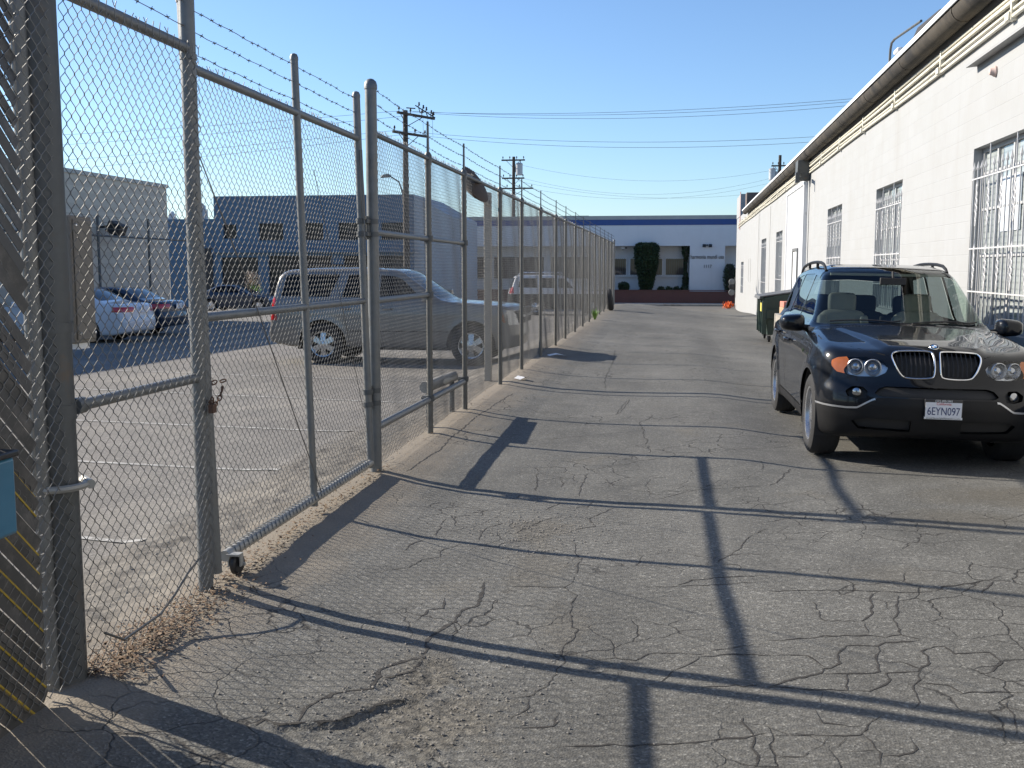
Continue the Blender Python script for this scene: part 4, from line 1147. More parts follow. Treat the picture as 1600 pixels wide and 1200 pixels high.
def text_mesh(name, body, size, loc, rot, mat, parent, ext=.01, align='CENTER', fit=None):
    cu = bpy.data.curves.new(name, 'FONT'); cu.body = body; cu.size = size; cu.extrude = ext; cu.align_x = align; cu.align_y = 'CENTER'
    tmp = bpy.data.objects.new(name + '_tmp', cu); COL.objects.link(tmp)
    dg = bpy.context.evaluated_depsgraph_get(); dg.update()
    me = bpy.data.meshes.new_from_object(tmp.evaluated_get(dg))
    bpy.data.objects.remove(tmp); bpy.data.curves.remove(cu)
    me.name = name
    if fit:
        xs = [v.co.x for v in me.vertices]; k = fit / (max(xs) - min(xs))
        for v in me.vertices: v.co.x *= k
    me.materials.clear()
    o = link_mesh(name, me, mat, parent); o.location = loc; o.rotation_euler = rot
    return o
M['letter'] = simple('dark_letters', (.05, .055, .065), .6)
text_mesh('lettering', 'harmonia mundi usa', .42, (2.96, -.02, Z0 + 2.42), (R(90), 0, 0), M['letter'], ob, .015, fit=2.4)
text_mesh('house_number', '1117', .34, (3.0, -.02, Z0 + 1.72), (R(90), 0, 0), M['letter'], ob, .015, fit=.55)
def wall_lamp(x, z, y, lab, bright):
    g = thing('wall_light', lab, 'light', (x, y, z))
    mb = MB(); mb.box((0, 0, .06), (.16, .10, .12)); mb.build('base', M['galv_dark'], g)
    mb = MB(); mb.box((-.22, -.10, .02), (.24, .2, .16), rot=Euler((R(-25), 0, 0))); mb.box((.22, -.10, .02), (.24, .2, .16), rot=Euler((R(-25), 0, 0))) if not bright else None
    mb.build('lamp_head', M['white_paint'] if bright else M['black'], g, bevel=.01)
wall_lamp(2.95, 3.22 , 77.9, 'dark twin floodlight above the wall lettering', False)
wall_lamp(-3.0, 3.05, 78.5, 'small white lamp under the recess soffit left of the clipped tree', True)

pw = thing('planter_wall', 'low dark red brick planter wall in front of the white office', 'wall', (0, 76.85, -1.06))
mb = MB(); mb.b2((-20, -.15, 0), (1.70, .15, 1.03)); mb.b2((1.70, -.15, 0), (12, .15, .98)); mb.build('brickwork', M['brick'], pw, smooth=False)
mb = MB(); mb.b2((-20, -.19, 1.03), (12, .19, 1.08)); mb.build('coping', M['brick'], pw, smooth=False)
mb = MB(); mb.b2((-20, .16, 0), (12, 1.0, .95)); o = mb.build('soil', M['earth'], pw, smooth=False)
kb = MB(); kb.b2((-60, 74.2, -1.05), (40, 76.6, -.92)); tag(kb.build('pavement', M['concrete'], None, smooth=False, bevel=.02), kind='structure')

# roof equipment on the office
for x, y, sx, sz, lab, c in ((-7.5, 88, 2.0, 1.5, 'large grey rooftop air conditioner on the white office', 'galv_dark'), (-5.4, 90, 2.3, .95, 'dark rooftop turbine cowl next to the large grey unit', 'black'), (-.6, 90, 2.4, .75, 'flat dark rooftop box on the white office roof centre', 'black'), (-14.0, 86, 3.0, 1.1, 'beige rooftop unit on the office seen behind the mirror', 'cap'), (-17.8, 85, 1.0, 1.0, 'pair of thin roof vents on the office left end', 'galv_dark')):
    g = thing('rooftop_unit', lab, 'rooftop unit', (x, y, 4.36), 0, 'rooftop units on the white office')
    mb = MB()
    if 'turbine' in lab: mb.lathe([(.9, 0), (1.1, .3), (1.0, .7), (.5, .95), (.01, 1.0)], 16)
    elif 'pair' in lab:
        for dx in (-.35, .35): mb.tube([(dx, 0, 0), (dx, 0, .9)], .10, 8); mb.lathe([(.2, .8), (.22, .95), (.02, 1.1)], 10, T=Matrix.Translation((dx, 0, 0)))
    else: mb.b2((-sx / 2, -.8, 0), (sx / 2, .8, sz)); mb.b2((-sx / 2 - .06, -.86, sz), (sx / 2 + .06, .86, sz + .08))
    mb.build('housing', M[c], g, bevel=.03)
    if 'air' in lab:
        mb = MB()
        for i in range(5): mb.b2((-sx / 2 + .1, -.83, .15 + i * .25), (sx / 2 - .1, -.805, .30 + i * .25))
        mb.build('louvres', M['black'], g)

# ---- blue two storey building on the left
bbd = thing('blue_building', 'blue two storey building with dark upper windows and sloped right parapet behind parked vehicle', 'building', (-15.7, 64, -1.0))
Zb = 1.0
mb = MB()
face(mb, -13.2, 0, 0, Zb + 6.2, [(-10.2, -8.55, Zb + 3.38, Zb + 4.46), (-7.4, -5.9, Zb + 3.38, Zb + 4.46), (-4.9, -2.95, Zb + 3.38, Zb + 4.46), (-2.1, -.55, Zb + 3.38, Zb + 4.46), (-12.6, -11.7, Zb + 3.5, Zb + 4.4),
     (-9.6, -5.4, 0, Zb + 2.4), (-4.6, -.6, .8, Zb + 2.4), (-12.8, -10.3, 0, Zb + 2.3)], .25, 0)
mb.add([(-13.2, 0, 0), (-13.2, 9.2, 0), (-13.2, 9.2, Zb + 6.2), (-13.2, 0, Zb + 6.2)], [(0, 1, 2, 3)])
mb.add([(0, 0, 0), (0, 9.2, 0), (0, 9.2, Zb + 6.2), (0, 0, Zb + 6.2)], [(0, 1, 2, 3)])
mb.add([(-13.2, 0, Zb + 6.2), (0, 0, Zb + 6.2), (0, 9.2, Zb + 6.2), (-13.2, 9.2, Zb + 6.2)], [(0, 1, 2, 3)])
mb.build('wall', M['stucco_blue'], bbd, smooth=False)
mb = MB(); mb.prism([(0.0, 0), (2.4, 0), (2.4, Zb + 4.8), (0.0, Zb + 6.18)], .05, 9, 'y'); mb.build('side_wing', M['stucco_grey'], bbd, smooth=False)
mb = MB(); mb.b2((-16.6, .5, 0), (-13.2, 9, Zb + 4.79)); mb.build('low_wing', M['stucco_blue'], bbd, smooth=False)
mb = MB(); mb.b2((-13.3, -.35, Zb + 2.60), (.05, -.01, Zb + 2.80)); mb.build('ledge', M['stucco_blue'], bbd)
for i, (x0, x1, z0, z1) in enumerate([(-10.2, -8.55, Zb + 3.38, Zb + 4.46), (-7.4, -5.9, Zb + 3.38, Zb + 4.46), (-4.9, -2.95, Zb + 3.38, Zb + 4.46), (-2.1, -.55, Zb + 3.38, Zb + 4.46), (-12.6, -11.7, Zb + 3.5, Zb + 4.4), (-4.6, -.6, .8, Zb + 2.4)]):
    f = MB(); n = max(1, int((x1 - x0) / .8))
    for k in range(n + 1): x = x0 + (x1 - x0) * k / n; f.b2((x - .03, .19, z0), (x + .03, .235, z1))
    f.b2((x0, .19, z0), (x1, .23, z0 + .06)); f.b2((x0, .19, z1 - .06), (x1, .23, z1))
    fo = f.build('window', M['black'], bbd, smooth=False)
    p = MB(); p.add([(x0, .22, z0), (x1, .22, z0), (x1, .22, z1), (x0, .22, z1)], [(3, 2, 1, 0)]); p.build('pane', M['pane_dark'], fo, smooth=False)
for x0, x1, z1 in ((-9.6, -5.4, Zb + 2.4), (-12.8, -10.3, Zb + 2.3)):
    f = MB(); f.b2((x0, .2, 0), (x1, .24, z1))
    for k in range(6): f.b2((x0, .185, .15 + k * .52), (x1, .2, .19 + k * .52))
    f.build('garage_door', M['pane_dark'], bbd, smooth=False)
mb = MB(); mb.b2((-14.9, .45, Zb + .2), (-13.6, .52, Zb + 2.9)); mb.build('door', M['black'], bbd)
hv = thing('rooftop_unit', 'small dark rooftop unit on the blue building', 'rooftop unit', (-20.2, 68, 5.2))
mb = MB(); mb.b2((-.6, -.5, 0), (.6, .5, .45)); mb.build('housing', M['galv_dark'], hv, bevel=.03)
lw = thing('kerb_planter', 'low pale planter kerb in front of the blue building', 'planter', (-19.5, 57, zg(-19.5, 57)))
mb = MB(); mb.b2((-5, -.15, -.3), (6, .15, .55)); mb.build('kerb', M['concrete'], lw, bevel=.03)
mb = MB(); mb.b2((-5, .15, -.3), (6, 2.2, .40)); mb.build('soil', M['earth'], lw)

# ---- beige block building at far left
bg2 = thing('beige_building', 'tall plain beige block building at the left behind parked sedans', 'building', (-19.7, 39.3, -1.0))
mb = MB(); mb.b2((-14, -36, 0), (0, 0, 5.78)); mb.build('wall', M['stucco_beige'], bg2, smooth=False)
mb = MB(); mb.b2((-14.05, -36.05, 5.78), (.06, .06, 5.92)); mb.build('coping', M['cap'], bg2, smooth=False)
fl = thing('floodlight', 'dark floodlight projecting from the beige building wall', 'light', (-19.6, 34.2, 2.85))
mb = MB(); mb.tube([(-.1, 0, .2), (.35, 0, .25)], .04, 8); mb.build('arm', M['black'], fl)
mb = MB(); mb.box((.55, 0, .15), (.5, .55, .42), rot=Euler((0, R(25), 0))); mb.build('lamp_head', M['black'], fl, bevel=.04)
# its own fence with barbed wire in front of the wall
yf = thing('yard_fence', 'thin barbed wire fence standing in front of the beige wall', 'fence', (-18.6, 28.0, zg(-18.6, 31)))
for y in (1.0, 4.2, 7.6, 11.0):
    mb = MB(); mb.tube([(0, y, -.3), (0, y, 3.75)], .045, 8); mb.build('post', M['galv_dark'], yf)
for z, r in ((3.05, .035), (.45, .03)):
    mb = MB(); mb.tube([(0, -6, z), (0, 11, z)], r, 8); mb.build('rail', M['galv_dark'], yf)
mb = MB()
for z in (3.3, 3.5, 3.7): mb.tube([(0, -6, z), (0, 11, z)], .008, 4)
mb.build('barbed_wire', M['barb'], yf)

# distant pair of towers, haze put into their pale bluish colour
for x, w, h, lab in ((-744, 13, 78, 'left and smaller of two pale hazy towers on the left skyline'), (-697, 17, 90, 'right and taller of two pale hazy towers on the left skyline')):
    g = thing('distant_tower', lab, 'tower', (x, 1500, -1), R(18), 'two hazy towers on the skyline')
    tm = M.get('tower') or simple('haze_toned_tower', (.42, .46, .52), .7, 0, .1, .05); M['tower'] = tm
    mb = MB(); mb.b2((-w / 2, -w / 2, 0), (w / 2, w / 2, h)); mb.b2((-w * .35, -w * .35, h), (w * .35, w * .35, h + 6)); mb.lathe([(w * .25, h + 6), (w * .18, h + 9), (.2, h + 10)], 10); mb.build('shaft', tm, g, smooth=False)
    mb = MB()
    for i in range(5): mb.b2((-w / 2 + w * (i + .25) / 5, -w / 2 - .15, 2), (-w / 2 + w * (i + .7) / 5, -w / 2 - .02, h - 3))
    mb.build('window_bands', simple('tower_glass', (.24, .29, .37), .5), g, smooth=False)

# ------------------------------------------------------------------ poles, lamp, wires
def pole(x, y, h, lab, arms, trans=None, rz=0.0):
    z = zg(x, y)
    g = thing('utility_pole', lab, 'utility pole', (x, y, z), rz, 'wooden utility poles')
    mb = MB(); mb.tube([(0, 0, -.5), (0, 0, h * .5), (.02, 0, h)], [.19, .165, .125], 12); mb.build('shaft', M['wood_pole'], g)
    for (az, w, off) in arms:
        mb = MB(); mb.b2((-w / 2 + off, -.20, az - .06), (w / 2 + off, -.10, az + .06)); mb.tube([(off * .5 + w * .3, -.15, az - .03), (0, -.14, az - .62)], .02, 5); mb.tube([(off * .5 - w * .3, -.15, az - .03), (0, -.14, az - .62)], .02, 5)
        mb.build('crossarm', M['wood_pole'], g)
        mb = MB()
        n = 4
        for i in range(n):
            xx = off - w / 2 + .12 + (w - .24) * i / (n - 1)
            mb.lathe([(.02, 0), (.02, .10), (.05, .11), (.06, .15), (.035, .18), (.05, .20), (.04, .25), (.001, .26)], 8, T=Matrix.Translation((xx, -.15, az + .06)))
        mb.build('insulators', M['black'], g)
    if trans:
        zt, sx = trans
        mb = MB(); T = Matrix.Translation((sx, -.05, zt)); mb.lathe([(.26, -.5), (.29, -.46), (.29, .38), (.31, .40), (.31, .44), (.2, .52), (.001, .55)], 18, T=T)
        mb.lathe([(.04, .5), (.04, .75), (.001, .78)], 8, T=T @ Matrix.Translation((.1, 0, 0))); mb.box((sx * .5, 0, zt), (abs(sx) * .8, .08, .5))
        mb.build('transformer', simple('transformer_grey', (.36, .38, .40), .45, .3, .1, 3), g)
    return g
p1 = (-13.55, 53.6); p2 = (-12.9, 88.0); p3 = (9.4, 92.0); p4 = (15.5, 47.0)
pole(*p1, 10.45, 'tall dark utility pole seen through the fence left of the mirror post', [(10.25, 2.9, .7), (9.25, 2.6, .2)], rz=R(62))
pole(*p2, 12.0, 'utility pole with transformer behind the office roof, left of centre', [(11.7, 2.0, 0), (10.2, 1.9, 0), (9.35, 3.4, 0)], (10.95, .5))
pole(*p3, 12.2, 'utility pole top with grey transformer rising behind the warehouse roof', [(11.3, 1.6, .1)], (10.6, -.6))
pole(*p4, 10.6, 'utility pole hidden behind the warehouse roof carrying the upper wires', [(10.3, 2.6, 0), (8.9, 2.4, 0)])
# cutout switches hanging off the first pole
co = thing('switch_cluster', 'row of dark cutout switches and insulators on the first pole arm', 'switches', (-12.6, 53.6, 9.72))
mb = MB()
for i in range(5):
    x = (-.25, -.02, .14, .40, .52)[i]; z = .25 - (x + .25) * .65
    mb.tube([(x, 0, z), (x + (.12, .05, .15, .06, .12)[i], -.05, z - (.38, .22, .42, .3, .2)[i])], .025, 6); mb.lathe([(.03, 0), (.06, .05), (.035, .1), (.055, .15), (.01, .2)], 8, T=Matrix.Translation((x + .05, 0, z)))
mb.tube([(-.4, 0, .28), (.65, 0, -.38)], .03, 6); mb.tube([(-.4, 0, .12), (-.9, .1, .18)], .03, 5)
for i in range(3): mb.tube([(i * .25, 0, -.2), (i * .25 + .02, 0, -1.3)], .008, 4)
mb.build('switches', M['black'], co)
def wire(a, b, sag, lab, r=.010):
    a, b = Vector(a), Vector(b)
    mid = (a + b) / 2
    g = thing('power_line', lab, 'wire', a, 0, 'overhead wires')
    pts = []
    for i in range(25):
        t = i / 24; v = a.lerp(b, t); v.z -= sag * 4 * t * (1 - t); pts.append(v - a)
    mb = MB(); mb.tube(pts, r, 4); mb.build('strand', M['barb'], g, smooth=False)
LBL = ['right of the first pole, highest span towards the warehouse roof', 'right of the first pole, second span from the top', 'right of the first pole, third span from the top', 'right of the first pole, fourth span', 'right of the first pole, lowest span']
for i, (dx, z) in enumerate(((-.6, 9.72), (.4, 9.7), (1.6, 9.55), (-.5, 8.75), (.9, 8.45))):
    wire((p1[0] + dx, p1[1], z), (p4[0] - 1 + i * .5, p4[1], 9.35 if i < 3 else 8.0), .55 + .1 * i, 'thin overhead wire ' + LBL[i])
LB2 = ['topmost', 'second', 'third', 'lowest']
for i, (dx, z) in enumerate(((-.6, 9.72), (.4, 9.5), (-.5, 8.75), (.6, 8.6))):
    wire((p1[0] + dx, p1[1], z), (-75, 54 + i * 3, 9.2 - i * .7), .8, f'{LB2[i]} overhead wire left of the first pole, seen through the gate mesh')
for i, (z0, z1, s) in enumerate(((10.3, 10.0, 1.2), (9.25, 9.4, 1.5), (8.9, 8.2, 1.0), (8.5, 9.0, 1.3), (5.9, 5.8, .25))):
    wire((p2[0] + .4, p2[1], z0), (p3[0] if i < 4 else 16, p3[1], z1), s, ['faint double wire midway between transformer poles, upper', 'sagging wire between the two transformer poles', 'second sagging wire below it between transformer poles', 'crossing wire between the two transformer poles', 'lowest straight wire just above the office roof'][i])
sl = thing('street_lamp', 'grey curved arm street lamp behind the first utility pole', 'street lamp', (-15.8, 62, zg(-15.8, 62)), R(0))
mb = MB(); mb.tube([(0, 0, 0), (0, 0, 6.4), (-.08, 0, 7.1), (-.3, 0, 7.75), (-.85, 0, 8.1)], [.09, .07, .05, .045, .04], 10); mb.build('pole', M['galv_dark'], sl)
mb = MB(); mb.prism([(-1.45, 8.0), (-.85, 8.04), (-.8, 8.15), (-.95, 8.24), (-1.3, 8.19)], -.13, .13, 'y'); mb.build('lamp_head', M['galv'], sl, bevel=.04)

# ------------------------------------------------------------------ planting
t = NT('dark_foliage'); n_ = t.noise(t.pos(), 1.8, 3); n2 = t.noise(t.pos(), 18, 2)
c_ = t.mix(t.ramp(n_, (.3, 0.0), (.7, 1.0)), (.022, .045, .018), (.045, .075, .028)); t.base(t.mix(1.0, c_, t.ramp(n2, (.3, .6), (.7, 1.35)), 'MULTIPLY')); t.rough(.7); M['foliage'] = t.m
def bush(name, label, cat, loc, prof, n, leaf, seed, trunk=None, group=None):
    """prof: (z, radius) outline; leaf faces scattered near the surface and inside"""
    g = thing(name, label, cat, loc, 0, group)
    r = random.Random(seed); V = []; Fq = []
    zs = [p[0] for p in prof]; rs = [p[1] for p in prof]
    lumps = [(r.uniform(0, 6.28), r.uniform(zs[0], zs[-1]), r.uniform(-.12, .12)) for _ in range(16)]
    tot = 0
    while tot < n:
        z = r.uniform(zs[0], zs[-1]); rad = float(np.interp(z, zs, rs))
        if r.random() > rad / max(rs) + .1: continue
        a = r.uniform(0, 6.28)
        rad *= 1 + sum(h * math.exp(-((a - la + 3.14) % 6.28 - 3.14) ** 2 * 2 - ((z - lz) / .4) ** 2) for la, lz, h in lumps)
        q = rad * (r.uniform(.72, 1.10) if r.random() < .8 else r.uniform(.2, 1.22))
        c = Vector((q * math.cos(a), q * math.sin(a), z + r.uniform(-.05, .05))); s = leaf * r.uniform(.6, 1.3)
        Rm = Euler((r.uniform(-1, 1), r.uniform(-1, 1), r.uniform(0, 6.28))).to_matrix(); k = len(V)
        for p_ in ((-s, 0, 0), (0, -s * .5, 0), (s, 0, s * .2), (0, s * .5, 0)): V.append(tuple(c + Rm @ Vector(p_)))
        Fq.append((k, k + 1, k + 2, k + 3)); tot += 1
    np_mesh('foliage', np.array(V), np.array(Fq), M['foliage'], g, smooth=False)
    core = MB(); core.lathe([(max(.01, p[1] * .72), p[0]) for p in prof], 10); core.build('branches', M['wood_pole'], g)
    if trunk: mb = MB(); mb.tube([(0, 0, -.6), (.02, 0, trunk)], [.10, .07], 8); mb.build('trunk', M['wood_pole'], g)
    return g
bush('clipped_tree', 'dark green tree clipped as a tapering column before the office windows', 'tree', (-1.45, 77.55, -.1), [(0, .35), (.4, .50), (1.2, .62), (2.2, .80), (2.9, .86), (3.35, .84), (3.55, .6)], 9000, .085, 1, .6)
bush('ball_shrub', 'round clipped ball shrub left of the tapering clipped tree', 'shrub', (-3.1, 77.4, -.1), [(0, .25), (.15, .38), (.35, .44), (.55, .38), (.68, .15)], 1500, .06, 2)
for i in range(4): bush('low_shrub', ['low dark shrub just right of the clipped tree', 'second low dark shrub right of the clipped tree', 'third low shrub towards the lettered wall', 'low shrub touching the lettered wall'][i], 'shrub', (-.35 + i * .55, 77.5, -.1), [(0, .15), (.12, .26), (.25, .24), (.36, .1)], 500, .05, 10 + i, group='low shrubs on the planter')
bush('climbing_vine', 'dark climbing vine on the left edge of the lettered wall', 'vine', (1.42, 78.4, .0), [(0, .2), (.8, .22), (1.4, .10), (2.2, .12), (2.7, .28), (3.2, .30)], 1800, .07, 20)
bush('corner_shrub', 'dark upright shrub in the doorway right of the lettered wall', 'shrub', (4.6, 77.6, -.1), [(0, .3), (.8, .45), (1.6, .42), (2.0, .2)], 1500, .07, 22)
def grass_tuft(x, y, lab):
    g = thing('pampas_grass', lab, 'plant', (x, y, zg(x, y) + .2)); r = random.Random(4); V = []; Fq = []
    for i in range(260):
        a = r.uniform(0, 6.28); l = r.uniform(.7, 1.5); d = Vector((math.cos(a), math.sin(a), 0)); o_ = r.uniform(.1, .5); u = Vector((-d.y, d.x, 0)) * .02; k = len(V)
        p1_ = d * l * o_ * .5 + Vector((0, 0, l * .6)); p2_ = d * l * o_ + Vector((0, 0, l * .85))
        V += [tuple(-u), tuple(u), tuple(p1_ + u), tuple(p1_ - u), tuple(p2_ + u * .2), tuple(p2_ - u * .2)]; Fq += [(k, k + 1, k + 2, k + 3), (k + 3, k + 2, k + 4, k + 5)]
    np_mesh('leaves', np.array(V), np.array(Fq), M['grass'], g)
    V = []; Fq = []
    for i in range(120):
        c = Vector((r.gauss(0, .18), r.gauss(0, .18), r.uniform(1.2, 2.0))); s = .09; k = len(V)
        Rm = Euler((r.uniform(-.5, .5), r.uniform(-.5, .5), r.uniform(0, 6))).to_matrix()
        for p_ in ((-s * .4, 0, -s), (s * .4, 0, -s), (s * .3, 0, s), (-s * .3, 0, s)): V.append(tuple(c + Rm @ Vector(p_)))
        Fq.append((k, k + 1, k + 2, k + 3))
    np_mesh('plumes', np.array(V), np.array(Fq), simple('plume', (.45, .36, .27), .9), g, smooth=False)
grass_tuft(-23.2, 56.3, 'tall ornamental grass with pale plumes in the kerb planter')

# ------------------------------------------------------------------ vehicles: smooth implicit bodies cut into panels
def smax(a, b, k):
    h = np.maximum(k - np.abs(a - b), 0) / k
    return np.maximum(a, b) + h * h * k * 0.25

def smooth_profile(pts, step=.02, sig=.05):
    p = np.array(pts, float); xs = np.arange(p[0, 0], p[-1, 0] + step, step)
    z = np.interp(xs, p[:, 0], p[:, 1]); n = int(3 * sig / step)
    if n > 0:
        k = np.exp(-.5 * (np.arange(-n, n + 1) * step / sig) ** 2); k /= k.sum()
        zp = np.concatenate([2 * z[0] - z[n:0:-1], z, 2 * z[-1] - z[-2:-n - 2:-1]]); z = np.convolve(zp, k, 'valid')
    return xs, z, np.gradient(z, step)

class Body:
    """s runs from the nose (0) to the tail (L); x across; z up"""
    def __init__(b, L, top, bot, plan, sect, nose, tail, bow=(.22, .16), crown=.05, kx=.06, kn=.12, topbow=.10, wheels=(), flare=.014, top_sig=.05, extra=None, hoodcut=None):
        b.L = L; b.top = smooth_profile(top, sig=top_sig); b.bot = smooth_profile(bot); b.plan = smooth_profile(plan, sig=.12)
        b.sect = smooth_profile(sect, sig=.025); b.nose = smooth_profile(nose, sig=.02); b.tail = smooth_profile(tail, sig=.02)
        b.bow, b.crown, b.kx, b.kn, b.topbow, b.wheels, b.flare, b.extra = bow, crown, kx, kn, topbow, wheels, flare, extra
    def f(b, x, s, z):
        ax = np.abs(x)
        ip = lambda P, v: np.interp(v, P[0], P[1]); sl = lambda P, v: np.interp(v, P[0], P[2])
        mid = b.L * .55
        sb = np.where(s < mid, s - b.topbow * ax * ax, s + b.topbow * .8 * ax * ax)
        zt = ip(b.top, sb) - b.crown * ax * ax
        if b.extra is not None: zt = zt + b.extra(ax, s)
        t1 = (z - zt) / np.sqrt(1 + sl(b.top, sb) ** 2)
        w = ip(b.plan, s) - ip(b.sect, z)
        for (sw, zw, rw) in b.wheels:
            d = np.hypot(s - sw, z - zw); w = w + b.flare * np.exp(-((d - rw) / .07) ** 2)
        t2 = (ax - w) / np.sqrt(1 + sl(b.sect, z) ** 2)
        t3 = (ip(b.nose, z) + b.bow[0] * (ax / .93) ** 2.6 - s) / np.sqrt(1 + np.minimum(1.5, sl(b.nose, z)) ** 2)
        t4 = (s - (ip(b.tail, z) - b.bow[1] * (ax / .93) ** 2.6)) / np.sqrt(1 + np.minimum(1.5, sl(b.tail, z)) ** 2)
        t5 = ip(b.bot, s) - z
        v = smax(t1, t2, b.kx); v = smax(v, t3, b.kn); v = smax(v, t4, b.kn); return smax(v, t5, .05)
    def grad(b, P, h=.004):
        x, s, z = P.T
        return np.stack([b.f(x + h, s, z) - b.f(x - h, s, z), b.f(x, s + h, z) - b.f(x, s - h, z), b.f(x, s, z + h) - b.f(x, s, z - h)], -1) / (2 * h)
    def mesh(b, res, wmax, zmax):
        xs = np.arange(-wmax, wmax + res, res); ss = np.arange(-.1, b.L + .1 + res, res); zs = np.arange(.05, zmax + res, res)
        X, Sg, Z = np.meshgrid(xs, ss, zs, indexing='ij'); v = b.f(X, Sg, Z)
        V, Fq = surface_nets(v, (xs[0], ss[0], zs[0]), res)
        for _ in range(4):
            g = b.grad(V); val = b.f(*V.T); V = V - g * (np.clip(val, -res, res) / np.maximum((g * g).sum(1), .05))[:, None]
        T = np.concatenate([Fq[:, [0, 1, 2]], Fq[:, [0, 2, 3]]])
        N = b.grad(V); N /= np.linalg.norm(N, axis=1)[:, None] + 1e-9
        # orient outward
        c = np.cross(V[T[:, 1]] - V[T[:, 0]], V[T[:, 2]] - V[T[:, 0]]); fl = (c * N[T[:, 0]]).sum(1) < 0
        T[fl] = T[fl][:, ::-1]
        return V, T, N

def surface_nets(v, org, h):
    ins = v < 0
    nx, ny, nz = v.shape
    acc = np.zeros((nx - 1, ny - 1, nz - 1, 3)); cnt = np.zeros((nx - 1, ny - 1, nz - 1))
    co = [(0, 0, 0), (1, 0, 0), (0, 1, 0), (1, 1, 0), (0, 0, 1), (1, 0, 1), (0, 1, 1), (1, 1, 1)]
    sub = lambda a, c: a[c[0]:nx - 1 + c[0], c[1]:ny - 1 + c[1], c[2]:nz - 1 + c[2]]
    for i in range(8):
        for j in range(i + 1, 8):
            if sum(a != b_ for a, b_ in zip(co[i], co[j])) != 1: continue
            a, b_ = sub(v, co[i]), sub(v, co[j]); m = (a < 0) != (b_ < 0)
            t = np.where(m, a / np.where(m, a - b_, 1), 0)
            for k in range(3): acc[..., k] += np.where(m, co[i][k] + t * (co[j][k] - co[i][k]), 0)
            cnt += m
    act = cnt > 0; idx = np.full(act.shape, -1); idx[act] = np.arange(act.sum())
    I = np.argwhere(act); V = (I + acc[act] / cnt[act][:, None]) * h + np.array(org)
    Q = []
    e = ins[:-1, 1:-1, 1:-1] != ins[1:, 1:-1, 1:-1]
    i, j, k = np.nonzero(e); j += 1; k += 1; Q.append(np.stack([idx[i, j - 1, k - 1], idx[i, j, k - 1], idx[i, j, k], idx[i, j - 1, k]], -1))
    e = ins[1:-1, :-1, 1:-1] != ins[1:-1, 1:, 1:-1]
    i, j, k = np.nonzero(e); i += 1; k += 1; Q.append(np.stack([idx[i - 1, j, k - 1], idx[i, j, k - 1], idx[i, j, k], idx[i - 1, j, k]], -1))
    e = ins[1:-1, 1:-1, :-1] != ins[1:-1, 1:-1, 1:]
    i, j, k = np.nonzero(e); i += 1; j += 1; Q.append(np.stack([idx[i - 1, j - 1, k], idx[i, j - 1, k], idx[i, j, k], idx[i - 1, j, k]], -1))
    return V, np.concatenate(Q)

def compact(V, T, N):
    u, inv = np.unique(T, return_inverse=True); return V[u], inv.reshape(-1, 3), N[u]

def split(mesh, g):
    """cut a triangle mesh along g = 0: returns (g < 0 part, g >= 0 part)"""
    V, T, N = mesh
    if len(T) == 0: return mesh, mesh
    gv = g(V[:, 0], V[:, 1], V[:, 2]); gv = np.where(np.abs(gv) < 1e-5, 1e-5, gv)
    neg = gv < 0; k = neg[T].sum(1)
    a_in = T[k == 3]; a_out = T[k == 0]; mixed = T[(k == 1) | (k == 2)]
    newV = [V]; newN = [N]; cache = {}; n = len(V); addV = []; addN = []; ti = []; to = []
    def cut(a, b):
        key = (a, b) if a < b else (b, a)
        if key not in cache:
            t = gv[key[0]] / (gv[key[0]] - gv[key[1]])
            addV.append(V[key[0]] * (1 - t) + V[key[1]] * t); addN.append(N[key[0]] * (1 - t) + N[key[1]] * t); cache[key] = n + len(addV) - 1
        return cache[key]
    for t in mixed:
        t = [int(q) for q in t]; s_ = [bool(neg[q]) for q in t]
        one = s_.index(True) if sum(s_) == 1 else s_.index(False)
        a, b, c = t[one], t[(one + 1) % 3], t[(one + 2) % 3]; ab, ac = cut(a, b), cut(a, c)
        tri = [(a, ab, ac)]; quad_ = [(ab, b, c), (ab, c, ac)]
        if sum(s_) == 1: ti += tri; to += quad_
        else: to += tri; ti += quad_
    if addV: V = np.concatenate([V, np.array(addV)]); N = np.concatenate([N, np.array(addN)])
    ai = np.concatenate([a_in, np.array(ti, int).reshape(-1, 3)]).astype(int); ao = np.concatenate([a_out, np.array(to, int).reshape(-1, 3)]).astype(int)
    return compact(V, ai, N), compact(V, ao, N)

def emit(name, mesh, mat, parent, L, push=0.0):
    V, T, N = mesh
    if len(T) == 0: return None
    N = N / (np.linalg.norm(N, axis=1)[:, None] + 1e-9)
    P = V + N * push
    P = np.stack([P[:, 0], L / 2 - P[:, 1], P[:, 2]], -1); Nn = np.stack([N[:, 0], -N[:, 1], N[:, 2]], -1)
    return np_mesh(name, P, T[:, ::-1], mat, parent, True, Nn)

